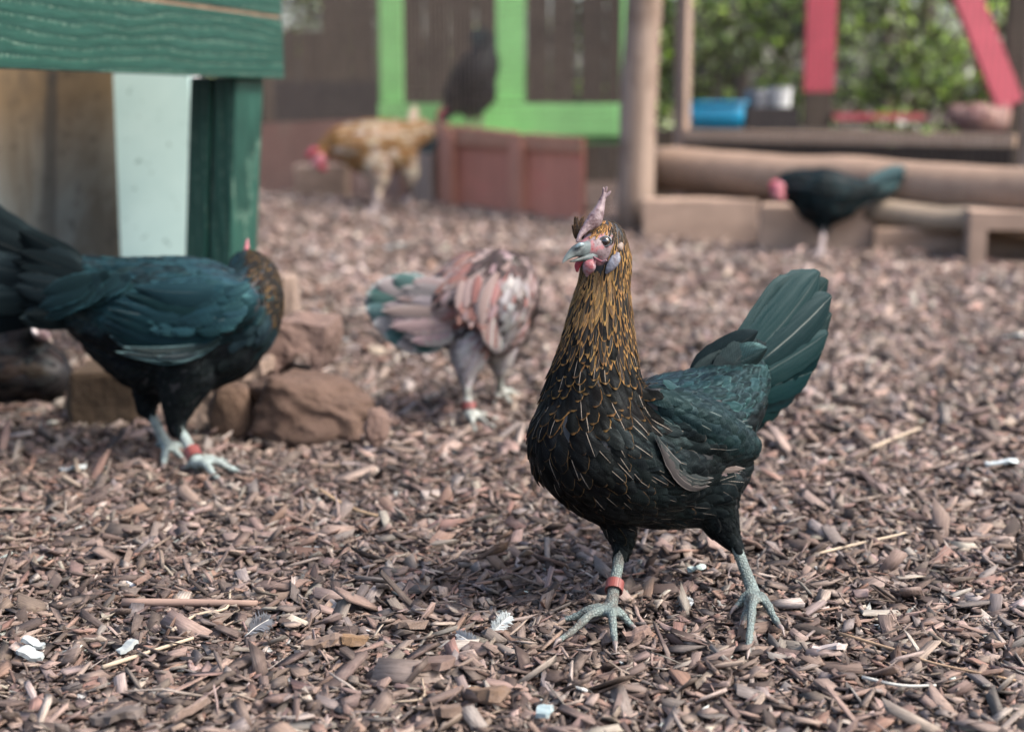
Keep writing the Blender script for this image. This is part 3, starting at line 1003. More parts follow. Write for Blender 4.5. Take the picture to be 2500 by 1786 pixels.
# ------------------------------------------------------------------ stones and broken blocks under the left hens
def rock(name, px0, py0, px1, py1, mat, label, depth_k=0.8, rough=0.12, seed=0, cat='rock', yaw=0.0, d=None, pw=0.85, wedge=0.0):
    g, dd = G((px0 + px1) / 2, py1 - 0.12 * (py1 - py0))
    d = d or dd
    wd = (px1 - px0) * d / F / 2; ht = (py1 - py0) * d / F / 2
    c = P((px0 + px1) / 2, (py0 + py1) / 2, d)
    bm = bmesh.new()
    bmesh.ops.create_icosphere(bm, subdivisions=5, radius=1)
    from mathutils import noise
    for v in bm.verts:
        p = v.co.copy()
        s = Vector((math.copysign(abs(p.x) ** pw, p.x), math.copysign(abs(p.y) ** pw, p.y), math.copysign(abs(p.z) ** pw, p.z)))
        k = 1 + rough * noise.noise(p * 1.5 + Vector((seed, 0, 0))) + rough * .5 * noise.noise(p * 3.7 + Vector((0, seed, 0))) + rough * .18 * noise.noise(p * 11)
        k += rough * .10 * noise.noise(p * 23) - rough * .25 * max(0, noise.noise(p * 5.3 + Vector((seed, 4, 0))))
        s *= k
        if wedge: s.z = (s.z + 1) * (1 - wedge * max(0, s.x + .35)) - 1
        x, y = s.x * wd, s.y * wd * depth_k
        v.co = Vector((x * math.cos(yaw) - y * math.sin(yaw), x * math.sin(yaw) + y * math.cos(yaw), s.z * ht)) + c
    bm.verts.index_update()
    V = [v.co.copy() for v in bm.verts]; Fc = [tuple(v.index for v in f.verts) for f in bm.faces]
    bm.free()
    o = mk(name, V, Fc, mat, smooth=True)
    return tag(o, label, cat)

def stone_mat(name, c1, c2, c3):
    k = NT(name)
    v = k.coords()
    n = k.noise(v, 16, 6, 0.7); n2 = k.noise(v, 70, 4, 0.7)
    c = k.mix(k.rng(n, 0.32, 0.68), c1, c2)
    c = k.mix(k.rng(n2, 0.52, 0.72, 0, 0.7), c, c3)
    k.bump(k.math('ADD', n, k.math('MULTIPLY', n2, 0.6)), 0.9, 0.006)
    return k.done(c, 0.92, 0.2)
M_STONE = stone_mat('brown_stone', (0.061, 0.039, 0.029), (0.110, 0.073, 0.057), (0.041, 0.028, 0.022))
M_TERRA = stone_mat('terracotta', (0.121, 0.078, 0.063), (0.161, 0.114, 0.097), (0.089, 0.061, 0.050))
M_BLOCK = stone_mat('buff_block', (0.176, 0.132, 0.105), (0.222, 0.169, 0.140), (0.129, 0.094, 0.076))
M_TANB = stone_mat('earthy_block', (0.048, 0.033, 0.022), (0.067, 0.047, 0.031), (0.034, 0.023, 0.016))
rock('brown_rock', 600, 896, 930, 1104, M_STONE, 'rounded brown rock lying on the chips beside the left hen', 0.7, 0.24, 3, wedge=0.22)
rock('stone_shard', 890, 996, 950, 1088, M_TERRA, 'upright pinkish stone shard leaning on the right end of the brown rock', 0.5, 0.2, 8, d=1.83, yaw=0.4)
rock('hollow_fill', 512, 930, 622, 1082, stone_mat('hollow_dark', (0.075, 0.05, 0.036), (0.13, 0.085, 0.062), (0.05, 0.035, 0.03)), 'dark brown mass standing in for the hollow of the broken block behind the rounded brown rock', 0.8, 0.1, 5, d=1.93)  # dark lump stands in for the shaded cavity of the hollow block

def roughen(bm, amp=0.0035):
    from mathutils import noise
    bmesh.ops.triangulate(bm, faces=bm.faces[:])
    bmesh.ops.subdivide_edges(bm, edges=[e for e in bm.edges if e.calc_length() > .02], cuts=4, use_grid_fill=True)
    bmesh.ops.triangulate(bm, faces=bm.faces[:])
    for v in bm.verts:
        p = v.co
        v.co = p + Vector((noise.noise(p * 45), noise.noise(p * 45 + Vector((7, 0, 0))), noise.noise(p * 45 + Vector((0, 9, 0))))) * amp * 1.6 + Vector((noise.noise(p * 160), noise.noise(p * 160 + Vector((3, 0, 0))), noise.noise(p * 160 + Vector((0, 5, 0))))) * amp * .7

def broken_block():
    """hollow block, broken: a notched top slab with a cavity beneath"""
    d = 2.02
    r0 = P(640, 905, d)
    # outline of the front face in the photo, as an irregular plate with a notch, extruded backwards
    pts = [(640, 1000), (628, 880), (640, 800), (690, 782), (796, 796), (800, 830), (785, 905), (762, 918), (756, 866), (728, 862), (676, 905), (660, 960)]
    V, n = [], len(pts)
    for x, y in pts: V.append(P(x, y, d))
    back = Vector((0.01, 0.10, 0.0))
    for x, y in pts: V.append(P(x, y, d) + back)
    Fc = [(i, (i + 1) % n, n + (i + 1) % n, n + i) for i in range(n)]
    bm = bmesh.new()
    bv = [bm.verts.new(p) for p in V]
    for q in Fc: bm.faces.new([bv[i] for i in q])
    bm.faces.new(bv[:n][::-1]); bm.faces.new(bv[n:])
    bmesh.ops.recalc_face_normals(bm, faces=bm.faces[:])
    roughen(bm)
    bm.verts.index_update()
    vv = [v.co.copy() for v in bm.verts]; ff = [tuple(v.index for v in f.verts) for f in bm.faces]
    bm.free()
    o = mk('broken_block', vv, ff, M_TERRA)
    tag(o, 'broken pinkish terracotta block with a notch, behind the brown rock', 'block')
    slab('mortar_block', 660, 905, 772, 1000, M_TANB, 'low earthy block under the broken terracotta block', 'block', 0.06, d=2.10)
    # paler broken piece behind the hen's feet
    pts = [(452, 1078), (446, 1000), (480, 950), (560, 905), (640, 880), (640, 915), (560, 950), (522, 985), (508, 1030), (520, 1075)]
    V, n = [], len(pts)
    for x, y in pts: V.append(P(x, y, 1.97))
    for x, y in pts: V.append(P(x, y, 1.97) + Vector((0.012, 0.09, 0)))
    bm = bmesh.new()
    bv = [bm.verts.new(p) for p in V]
    for i in range(n): bm.faces.new([bv[j] for j in (i, (i + 1) % n, n + (i + 1) % n, n + i)])
    bm.faces.new(bv[:n][::-1]); bm.faces.new(bv[n:])
    bmesh.ops.recalc_face_normals(bm, faces=bm.faces[:])
    roughen(bm)
    bm.verts.index_update()
    vv = [v.co.copy() for v in bm.verts]; ff = [tuple(v.index for v in f.verts) for f in bm.faces]
    bm.free()
    o = mk('broken_block', vv, ff, M_BLOCK)
    tag(o, 'pale curved fragment of a hollow block behind the left hen legs', 'block')
broken_block()
slab('edging_block', 172, 898, 332, 1046, M_TANB, 'earthy tan block on the ground behind the left black hen belly', 'block', 0.09, d=1.98)
slab('pale_brick', 668, 672, 722, 806, M_BLOCK, 'pale brick standing on end behind the left hen breast', 'brick', 0.07, d=2.62)

# ------------------------------------------------------------------ single things lying on the mulch
def stalk(name, pts, rpx, col, label, cat, lift=0.012):
    q = []
    for x, y in pts:
        g, d = G(x, y, 0, lift + random.uniform(0, 0.002))
        q.append(g)
    d = G(*pts[0])[1]
    sp = [Vector(a) for a in spline(q, 4)] if len(q) > 2 else [q[0].lerp(q[1], i / 4) for i in range(5)]
    n = len(sp)
    rad = [rpx * d / F * (1 - 0.35 * i / n) for i in range(n)]
    v, f = tube(sp, rad, 7, round_ends=False)
    o = mk(name, v, f, wood(name + '_fibre', tuple(x * 0.8 for x in col), col, 0, 0.2, 0.8), smooth=True)
    return tag(o, label, cat)
STRAW = (0.36, 0.295, 0.22); PALE = (0.45, 0.45, 0.41)
stalk('straw_stalk', [(250, 1628), (360, 1592), (472, 1556)], 6, STRAW, 'thick pale straw stalk lying in the left foreground', 'straw')
stalk('straw_stalk', [(420, 1538), (480, 1500), (552, 1484), (562, 1440)], 4.5, STRAW, 'thin bent straw arching above the twig', 'straw')
stalk('twig', [(300, 1470), (460, 1470), (628, 1472)], 11, (0.25, 0.17, 0.135), 'straight brown twig lying across the left mulch', 'twig')
stalk('straw_stalk', [(2125, 1095), (2180, 1070), (2245, 1045)], 5, STRAW, 'pale straw on the mulch right of the tall hen wing', 'straw')
stalk('straw_stalk', [(1990, 1352), (2080, 1330), (2170, 1310), (2210, 1300)], 4, STRAW, 'long thin straw curving right of the tall hen feet', 'straw')
stalk('straw_stalk', [(2050, 1545), (2200, 1590), (2280, 1618), (2480, 1660)], 4, (0.32, 0.22, 0.14), 'long brown straw at the lower right', 'straw')
stalk('straw_stalk', [(2105, 1652), (2200, 1672), (2285, 1672)], 4.5, PALE, 'white straw lying flat at the lower right', 'straw')
stalk('straw_stalk', [(1030, 1655), (1032, 1702), (960, 1712)], 3, (0.3, 0.24, 0.18), 'thin wiry straw in the lower middle', 'straw')
stalk('straw_stalk', [(780, 1195), (840, 1232), (905, 1255), (940, 1260)], 5, (0.36, 0.25, 0.15), 'tan straw on the mulch left of the tall hen breast', 'straw')

def chip(name, cx, cy, lpx, wpx, ang, col, label, cat='wood chip', thick=0.004, tilt=0.15):
    g, d = G(cx, cy, -0.011, 0.013)
    g.z += 0.002
    L = lpx * d / F; W = wpx * d / F / 0.55
    a = R(ang)
    ax = Vector((math.cos(a), math.sin(a), tilt * .6)); ay = Vector((-math.sin(a), math.cos(a), -tilt))
    az = ax.cross(ay).normalized()
    n = 7
    V = []
    rows = []
    for j, (tt) in enumerate((0, 1)):
        for i in range(n):
            s = i / (n - 1) - 0.5
            for e in (-1, 1):
                wv = W * 0.5 * (0.62 + 0.5 * random.random()) * (0.6 if i in (0, n - 1) else 1)
                V.append(g + Vector((0, 0, 0.011)) + ax * (L * (s + random.uniform(-.06, .06))) + ay * (e * wv) + az * (thick * (tt - .5) * random.uniform(.6, 1.1) + 0.002 * math.sin(s * 5)))
    def ix(t, i, e): return t * n * 2 + i * 2 + e
    Fc = []
    for i in range(n - 1):
        Fc += [(ix(1, i, 0), ix(1, i + 1, 0), ix(1, i + 1, 1), ix(1, i, 1)), (ix(0, i, 1), ix(0, i + 1, 1), ix(0, i + 1, 0), ix(0, i, 0)),
               (ix(0, i, 0), ix(0, i + 1, 0), ix(1, i + 1, 0), ix(1, i, 0)), (ix(1, i, 1), ix(1, i + 1, 1), ix(0, i + 1, 1), ix(0, i, 1))]
    for i in (0, n - 1): Fc.append((ix(0, i, 0), ix(1, i, 0), ix(1, i, 1), ix(0, i, 1)))
    U = np.array([((p - g).dot(ax), (p - g).dot(ay), (p - g).dot(az)) for p in V]) + rng.uniform(0, 9, 3)
    C = np.tile(np.array([*col, 1.0]), (len(V), 1))
    o = mk(name, V, Fc, M_CHIP if max(col) < 0.25 else M_PALECHIP, attrs={'ccol': ('FLOAT_COLOR', C), 'fuv': ('FLOAT_VECTOR', U)})
    return tag(o, label, cat)
def _pale():
    k = NT('bleached_chip')
    col = k.attr('ccol'); uv = k.attr('fuv', 'Vector')
    mp = k.n('ShaderNodeMapping'); mp.inputs['Scale'].default_value = (60, 420, 420); k.l(uv, mp.inputs[0])
    g = k.noise(mp.outputs[0], 1.0, 3, 0.6)
    k.bump(g, 0.3, 0.001)
    return k.done(k.mix(k.rng(g, 0.45, 0.8, 0, 0.6), col, (0.34, 0.33, 0.31)), 0.8, 0.25)
M_PALECHIP = _pale()
WHITE = (0.27, 0.30, 0.295)
chip('white_chip', 312, 1582, 54, 20, 48, WHITE, 'white upright wood chip above the thick straw stalk')
chip('white_chip', 74, 1600, 64, 20, 172, WHITE, 'broad white chip at the far left foreground')
chip('white_chip', 82, 1574, 64, 14, 160, WHITE, 'thin white sliver just above the broad white chip')
chip('white_chip', 2020, 1586, 80, 22, -22, (0.31, 0.265, 0.25), 'pale pinkish white chip right of the tall hen foot')
chip('bark_piece', 1035, 1628, 150, 52, -14, (0.125, 0.085, 0.07), 'large flat dark bark piece in the lower middle', 'bark', 0.006)
chip('bark_piece', 1190, 1698, 100, 40, -38, (0.13, 0.085, 0.056), 'thick brown bark piece at the lower middle', 'bark', 0.009)
chip('bark_piece', 285, 1752, 120, 44, -8, (0.095, 0.08, 0.072), 'grey brown bark slab at the bottom left edge', 'bark', 0.006)
chip('bark_piece', 790, 1572, 88, 44, 6, (0.17, 0.12, 0.09), 'rounded tan bark piece above the dark bark', 'bark', 0.006)
chip('bark_piece', 862, 1568, 70, 40, -60, (0.16, 0.10, 0.055), 'ochre bark piece beside the rounded tan one', 'bark', 0.008)
chip('wood_block', 1000, 1530, 64, 44, -55, (0.13, 0.095, 0.075), 'squarish brown wood block left of the tall hen long toe', 'wood chip', 0.006)
chip('wood_block', 1556, 1552, 64, 28, 12, (0.22, 0.15, 0.125), 'pinkish wood block between the tall hen feet', 'wood chip', 0.008)
chip('wood_block', 470, 1735, 30, 90, -14, (0.19, 0.14, 0.115), 'upright tan splinter at the bottom left', 'wood chip', 0.006)
chip('wood_block', 1090, 1740, 66, 40, -48, (0.12, 0.085, 0.066), 'dark chunk of wood at the bottom middle', 'wood chip', 0.008)
chip('white_chip', 2445, 1132, 80, 34, -15, (0.46, 0.52, 0.52), 'large white flake on the mulch at the right edge')
chip('white_chip', 2472, 822, 44, 26, -25, (0.42, 0.47, 0.47), 'small white flake far up at the right edge')
chip('white_chip', 962, 602, 44, 26, 10, (0.5, 0.57, 0.56), 'white flake on the ground behind the speckled hen')
chip('white_chip', 826, 832, 56, 22, -48, (0.33, 0.36, 0.36), 'pale flake right of the broken terracotta block')
chip('white_chip', 1700, 1390, 40, 22, -30, (0.30, 0.38, 0.37), 'pale bluish chip right of the tall hen foot gap')
chip('white_chip', 1328, 1742, 32, 22, 60, (0.30, 0.38, 0.38), 'pale bluish lump of chip at the bottom middle')
chip('white_chip', 118, 1036, 46, 14, -18, (0.40, 0.39, 0.34), 'cream sliver on the mulch below the squatting hen')
chip('white_chip', 180, 1146, 60, 24, -20, (0.42, 0.47, 0.47), 'greyish flake left of the left hen feet')

def fallen_feather(cx, cy, ang, lpx, wpx, label, col):
    g, d = G(cx, cy)
    L = lpx * d / F; W = wpx * d / F
    a = R(ang)
    # leans up off the chips
    ax = Vector((math.cos(a) * .9, .25, math.sin(a))).normalized()
    ay = Vector((-math.sin(a) * .9, -.25, math.cos(a))).normalized()
    r = root('fallen_feather', g, label, 'feather')
    o = g + Vector((0, 0, 0.010)) - ax * L * .15
    v, f = tube([o + ax * L * t + ay * W * .10 * math.sin(t * 3) for t in np.linspace(0, 1, 7)], np.linspace(.0006, .0002, 7), 5, round_ends=False)
    mk('quill', v, f, plain('quill', (0.7, 0.68, 0.62), 0.4), r, g, smooth=True)
    V, Fc = [], []
    for i in range(170):
        t = random.uniform(0.12, 1)
        e = random.choice((-1, 1))
        b = o + ax * L * t + ay * W * .10 * math.sin(t * 3)
        wl = W * (0.55 if t > .9 else 0.9) * math.sin(min(1, t * 1.15) * 2.7) ** .5 * random.uniform(.6, 1.05) if t < .98 else W * .3
        dr = (ay * e + ax * random.uniform(.4, 1.1) + Vector((random.uniform(-.3, .3), random.uniform(-.5, .3), random.uniform(-.3, .3)))).normalized()
        s = ax * .00045
        m = b + dr * wl * .55 + ax * .001
        q = b + dr * wl + Vector((0, 0, random.uniform(-.001, .002)))
        k = len(V)
        V += [b - s, b + s, m + s, m - s, q]
        Fc += [(k, k + 1, k + 2, k + 3), (k + 3, k + 2, k + 4)]
    mk('vane', V, Fc, plain('down_' + str(int(cx)), col, 0.8, 0.2), r, g, kind='stuff')
fallen_feather(1200, 1580, 42, 78, 36, 'small white curled feather standing on the chips left of the tall hen foot', (0.46, 0.51, 0.51))
fallen_feather(1170, 1600, 160, 70, 30, 'grey downy feather lying beside the white one', (0.24, 0.26, 0.28))
fallen_feather(608, 1574, 30, 70, 40, 'dark grey downy feather in the left foreground', (0.17, 0.18, 0.20))
fallen_feather(1655, 1505, 10, 42, 22, 'tiny white down feather between the tall hen feet', (0.66, 0.70, 0.70))
# ------------------------------------------------------------------ hens
def feather_material():
    k = NT('feather_vane')
    sp = k.n('ShaderNodeSeparateXYZ'); k.l(k.attr('fuv', 'Vector'), sp.inputs[0])
    pr = k.n('ShaderNodeSeparateXYZ'); k.l(k.attr('fpar', 'Vector'), pr.inputs[0])
    base, lace = k.attr('fcol'), k.attr('lcol')
    freq = k.math('MULTIPLY', k.attr('lcol', 'Alpha'), 1000.0)
    u = k.math('ABSOLUTE', sp.outputs[0]); v = sp.outputs[1]; rnd = sp.outputs[2]
    nz = k.noise(k.coords(), 320, 2, 0.5)
    nz2 = k.noise(k.coords(), 60, 2, 0.5)
    # barbs: fine slanting lines on both sides of the shaft
    ph = k.math('ADD', k.math('MULTIPLY', v, freq), k.math('MULTIPLY', u, k.math('MULTIPLY', freq, -0.22)))
    barb = k.math('SINE', k.math('ADD', ph, k.math('MULTIPLY', nz, 6)))
    c = k.mix(k.rng(barb, -1, 1, 0.0, 0.45), base, k.mix(1.0, base, (0.45, 0.45, 0.45), 'MULTIPLY'))
    c = k.mix(k.rng(rnd, 0, 1, 0.0, 0.4), c, k.mix(1.0, c, (0.4, 0.4, 0.4), 'MULTIPLY'))
    e = k.math('MAXIMUM', k.math('MULTIPLY', u, 1.05), k.math('POWER', v, 1.7))
    e = k.math('ADD', e, k.math('MULTIPLY', k.math('SUBTRACT', nz2, 0.5), 0.22))
    lw = pr.outputs[0]
    m = k.rng(e, k.math('SUBTRACT', 1.0, lw), k.math('SUBTRACT', 1.12, lw))
    m = k.math('MULTIPLY', m, k.math('GREATER_THAN', lw, 0.01))
    lace2 = k.mix(k.rng(barb, -1, 1, 0.0, 0.5), lace, k.mix(1.0, lace, (0.5, 0.45, 0.4), 'MULTIPLY'))
    c = k.mix(k.math('MULTIPLY', m, 0.92), c, lace2)
    sh = k.math('MULTIPLY', k.rng(u, 0.018, 0.042, 1.0, 0.0), pr.outputs[1])
    sh = k.math('MULTIPLY', sh, k.rng(v, 0.3, 0.45))
    c = k.mix(sh, c, k.mix(0.5, lace, (0.50, 0.45, 0.39)))
    k.bump(k.math('ADD', k.math('MULTIPLY', barb, 0.4), k.math('MULTIPLY', nz, 1.0)), 0.22, 0.0004)
    k.b.inputs['Sheen Weight'].default_value = 0.0
    gl = pr.outputs[2]                                   # gloss of the feather
    k.put(k.b.inputs['Specular Tint'], k.mix(gl, (1, 1, 1), (0.28, 0.88, 0.95)))
    m_ = k.done(c, 0.5, 0.5)
    k.put(k.b.inputs['Roughness'], k.rng(gl, 0, 1, 0.75, 0.42))
    # every feather catches the sky a little differently, in streaks along its barbs
    cv = k.n('ShaderNodeCombineXYZ')
    k.l(k.math('MULTIPLY', sp.outputs[0], 7.0), cv.inputs[0]); k.l(k.math('MULTIPLY', v, 1.6), cv.inputs[1]); k.l(k.math('MULTIPLY', rnd, 37.0), cv.inputs[2])
    stk = k.noise(cv.outputs[0], 1.0, 3, 0.65)
    amt = k.math('MULTIPLY', k.rng(stk, 0.3, 0.7, 0.35, 1.3), k.math('ADD', k.math('MULTIPLY', k.math('POWER', k.math('SUBTRACT', 1.0, rnd), 2.2), 1.9), 0.30))
    amt = k.math('MULTIPLY', amt, k.rng(barb, -1, 1, 0.65, 1.2))
    k.put(k.b.inputs['Specular IOR Level'], k.math('MULTIPLY', k.rng(gl, 0, 1, 0.05, 0.26), amt))
    return m_
M_FEATHER = feather_material()

def hen_skin():
    k = NT('hen_body')
    c = k.attr('bcol'); leg = k.attr('bleg', 'Fac')
    v = k.coords()
    n = k.noise(v, 260, 3, 0.6); vo = k.voro(v, 330, 'DISTANCE_TO_EDGE'); n2 = k.noise(v, 90, 3, 0.6)
    cc = k.mix(k.rng(n2, 0.35, 0.65, 0.0, 0.45), c, k.mix(1.0, c, (0.5, 0.45, 0.45), 'MULTIPLY'))
    sc = k.math('MULTIPLY', k.rng(vo, 0.0, 0.16, 1.0, 0.0), leg)
    cc = k.mix(k.math('MULTIPLY', sc, 0.5), cc, (0.035, 0.042, 0.040))
    gr = k.noise(v, 38, 4, 0.7)
    cc = k.mix(k.math('MULTIPLY', leg, k.rng(gr, 0.48, 0.66, 0.0, 0.75)), cc, (0.085, 0.066, 0.055))
    h = k.math('ADD', k.math('MULTIPLY', n, 0.5), k.math('MULTIPLY', k.rng(vo, 0, 0.2), leg))
    fa = k.attr('bface', 'Fac')
    r1 = k.noise(v, 120, 4, 0.65)
    cc = k.mix(k.math('MULTIPLY', fa, k.rng(r1, 0.49, 0.57)), cc, (0.21, 0.030, 0.034))
    pv = k.voro(v, 420)
    cc = k.mix(k.math('MULTIPLY', fa, k.rng(pv, 0.1, 0.5, 0.0, 0.45)), cc, (0.24, 0.19, 0.20))
    k.bump(h, 0.7, 0.0012)
    return k.done(cc, 0.55, 0.3)
M_BODY = hen_skin()

def flesh(name, c1, c2, scale=220, rough=0.5):
    k = NT(name)
    v = k.coords()
    vo = k.voro(v, scale * 1.6); n = k.noise(v, scale * .55, 4, 0.65)
    c = k.mix(k.rng(n, 0.45, 0.60), c1, c2)
    c = k.mix(k.rng(vo, 0.1, 0.55, 0.0, 0.18), c, tuple(min(1, x * 1.3 + .01) for x in c1))
    k.bump(vo, 0.4, 0.0009)
    k.b.inputs['Subsurface Weight'].default_value = 0.12
    k.b.inputs['Subsurface Radius'].default_value = (0.004, 0.0015, 0.001)
    return k.done(c, rough, 0.35)
M_FACE = flesh('face_skin', (0.16, 0.10, 0.105), (0.22, 0.06, 0.06))
M_COMB = flesh('comb_skin', (0.155, 0.115, 0.123), (0.038, 0.012, 0.015))
M_WATTLE = flesh('wattle_skin', (0.17, 0.11, 0.118), (0.16, 0.026, 0.032))
M_LOBE = flesh('blue_grey_lobe', (0.105, 0.113, 0.14), (0.08, 0.07, 0.085))
M_LID = flesh('eyelid_skin', (0.085, 0.10, 0.11), (0.05, 0.05, 0.055))
M_EAR = flesh('earlobe_skin', (0.15, 0.115, 0.095), (0.10, 0.072, 0.06))
M_REDFACE = flesh('pink_red_face', (0.29, 0.048, 0.066), (0.25, 0.03, 0.045))
M_PINKFACE = flesh('pale_pink_face', (0.33, 0.13, 0.15), (0.30, 0.06, 0.08))

def beak_mat():
    k = NT('beak_horn')
    v = k.coords(); n = k.noise(v, 120, 3, 0.6)
    t = k.attr('bt', 'Fac')
    c = k.ramp(k.math('ADD', t, k.math('MULTIPLY', k.math('SUBTRACT', n, 0.5), 0.5)),
               [(0.0, (0.05, 0.056, 0.058)), (0.3, (0.09, 0.115, 0.118)), (0.48, (0.030, 0.038, 0.040)), (0.72, (0.12, 0.145, 0.14)), (1.0, (0.17, 0.115, 0.095))])
    k.bump(n, 0.2, 0.0006)
    return k.done(c, 0.5, 0.22)
M_BEAK = beak_mat()
def eye_mat():
    k = NT('hen_eye')
    t = k.attr('bt', 'Fac')
    c = k.ramp(t, [(0.0, (0.004, 0.004, 0.005)), (0.55, (0.004, 0.004, 0.005)), (0.62, (0.05, 0.028, 0.012)), (0.85, (0.07, 0.045, 0.022)), (0.9, (0.03, 0.02, 0.02))])
    k.b.inputs['Coat Weight'].default_value = 1.0
    k.b.inputs['Coat Roughness'].default_value = 0.03
    return k.done(c, 0.12, 0.6)
M_EYE = eye_mat()
M_BAND = plain('red_leg_band', (0.15, 0.042, 0.037), 0.45, 0.4, 0.1, 40)
M_CLAW = plain('claw_horn', (0.16, 0.13, 0.12), 0.4, 0.4)

V_ROW = np.array([0, .25, .5, .72, .9, 1.0])
PROF = {'round': np.array([.45, .85, 1, .97, .72, .22]), 'lance': np.array([.4, .78, .92, .74, .40, .04]), 'oval': np.array([.4, .8, 1, .9, .6, .12])}
UCOL = np.array([-1, -.5, 0, .5, 1.0])

class Hen:
    def __init__(self, name, D, foot, label, group=None):
        self.D = D
        self.org = foot.copy()
        self.r = root(name, foot, label, 'hen', group)
        self.chains = []           # (kind, pts Nx3, radii N)
        self.segs = 12
        self.skin = []
        self.skin_px = []
        self.legcol = (0.155, 0.20, 0.19)
        self.undercol = (0.02, 0.022, 0.024)
        self.skincol = (0.32, 0.20, 0.21)
        self.claws = []
    def w(self, row):
        x, y, dz, r = row
        d = self.D + dz
        return P(x, y, d), r * d / F
    def chain(self, kind, rows, n=5):
        sp = spline(rows, n)
        pts, rad = [], []
        for q in sp:
            p, r = self.w(q)
            pts.append(p); rad.append(max(r, 0.0008))
        self.chains.append((kind, pts, rad))
    def leg(self, hock, foot, toes, rpx=15, lift=0.010, back=None, claw=True):
        """hock (px, py, dz); foot and toe tips are photo points on the ground"""
        g, d = G(*foot, 0, lift)
        h = P(hock[0], hock[1], self.D + hock[2])
        r = rpx * d / F
        n = 6
        self.chains.append(('shank', [h.lerp(g, i / n) for i in range(n + 1)], [r * (1.05 - .18 * math.sin(i / n * 3.1)) * (.78 if i == 0 else 1) for i in range(n + 1)]))
        for tx, ty in toes:
            e, dd = G(tx, ty, 0, lift * .62)
            L = (e - g).length
            m1 = g.lerp(e, .36) + Vector((0, 0, .004 + .05 * L)); m2 = g.lerp(e, .72) + Vector((0, 0, .002))
            pp = [Vector(a) for a in spline([g, m1, m2, e], 4)]
            N = len(pp)
            rr = [r * (.82 - .36 * i / N) * (1 + .10 * math.cos(i * 2.1)) for i in range(N)]
            self.chains.append(('toe', pp, rr))
            if claw:
                t = (pp[-1] - pp[-3]).normalized()
                c = [pp[-1] - t * r * .3, pp[-1] + t * r * .5 + Vector((0, 0, .001)), pp[-1] + t * r * 1.25 - Vector((0, 0, .002))]
                self.claws.append((c, [r * .42, r * .30, r * .08]))
        return h, g, r
    def body(self, voxel, smooth_it=6):
        parts = [tube(p, r, self.segs) for _, p, r in self.chains]
        V, Fc = merge(*parts)
        me = bpy.data.meshes.new('tmp'); me.from_pydata([tuple(v - self.org) for v in V], [], Fc); me.update()
        o = bpy.data.objects.new('tmp', me); COL.objects.link(o)
        bm = bmesh.new(); bm.from_mesh(me); bmesh.ops.recalc_face_normals(bm, faces=bm.faces[:]); bm.to_mesh(me); bm.free()
        md = o.modifiers.new('r', 'REMESH'); md.mode = 'VOXEL'; md.voxel_size = voxel; md.adaptivity = 0
        dg = bpy.context.evaluated_depsgraph_get()
        m2 = bpy.data.meshes.new_from_object(o.evaluated_get(dg))
        bpy.data.objects.remove(o)
        # chain samples
        P_, T_, R_, K_, S_ = [], [], [], [], []
        for ci, (kind, p, r) in enumerate(self.chains):
            N = len(p)
            for i in range(N):
                t = (p[min(i + 1, N - 1)] - p[max(i - 1, 0)]).normalized()
                P_.append(p[i] - self.org); T_.append(t); R_.append(r[i]); K_.append(ci); S_.append(i / (N - 1))
        self.cp, self.ct, self.cr, self.ck, self.cs = map(np.array, (P_, T_, R_, K_, S_))
        kinds = np.array([c[0] for c in self.chains])
        bm = bmesh.new(); bm.from_mesh(m2)
        co = np.array([v.co for v in bm.verts])
        q, a = self.near(co)
        kk = kinds[self.ck[a]]
        soft = [v for v, s in zip(bm.verts, kk) if s not in ('shank', 'toe')]
        for _ in range(smooth_it):
            bmesh.ops.smooth_vert(bm, verts=soft, factor=0.5, use_axis_x=True, use_axis_y=True, use_axis_z=True)
        hard = [v for v, s in zip(bm.verts, kk) if s in ('shank', 'toe')]
        for _ in range(2):
            bmesh.ops.smooth_vert(bm, verts=hard, factor=0.4, use_axis_x=True, use_axis_y=True, use_axis_z=True)
        bm.to_mesh(m2); bm.free()
        co = np.empty(len(m2.vertices) * 3); m2.vertices.foreach_get('co', co); co = co.reshape(-1, 3)
        q, a = self.near(co)
        kk = kinds[self.ck[a]]
        isleg = np.isin(kk, ('shank', 'toe'))
        col = np.tile(np.array([*self.undercol, 1.0]), (len(co), 1))
        col[isleg, :3] = self.legcol
        self.skinw = []
        for (x, y, dz, r) in self.skin:
            p, rr = self.w((x, y, dz, r)); self.skinw.append((np.array(p - self.org), rr))
        for p, rr in self.skinw:
            d = np.linalg.norm(co - p, axis=1)
            f = np.clip((rr - d) / (rr * .15), 0, 1)[:, None]
            col[:, :3] = col[:, :3] * (1 - f) + np.array(self.skincol) * f
        if self.skin_px:
            rel = co + np.array(self.org) - np.array(CAM)
            dd = rel @ np.array(FWD)
            self_px = lambda rel, dd: (1250 + F * rel[:, 0] / dd, 893 - F * (rel @ np.array(UP)) / dd)
            X, Y = self_px(rel, dd)
            front = dd < self.D + self.face_depth
            face = np.zeros(len(co))
            for (x, y, r) in self.skin_px:
                f = (np.clip((r - np.hypot(X - x, Y - y)) / (r * .2), 0, 1) * front)[:, None]
                face = np.maximum(face, f[:, 0])
                col[:, :3] = col[:, :3] * (1 - f) + np.array(self.skincol) * f
            set_attr(m2, 'bface', 'FLOAT', face)
        set_attr(m2, 'bcol', 'FLOAT_COLOR', col)
        set_attr(m2, 'bleg', 'FLOAT', isleg.astype(float))
        m2.polygons.foreach_set('use_smooth', [True] * len(m2.polygons))
        m2.materials.clear(); m2.materials.append(M_BODY)
        m2.name = 'body'
        b = bpy.data.objects.new('body', m2)
        link(b, self.r)
        self.mesh = m2
        self.kinds = kinds
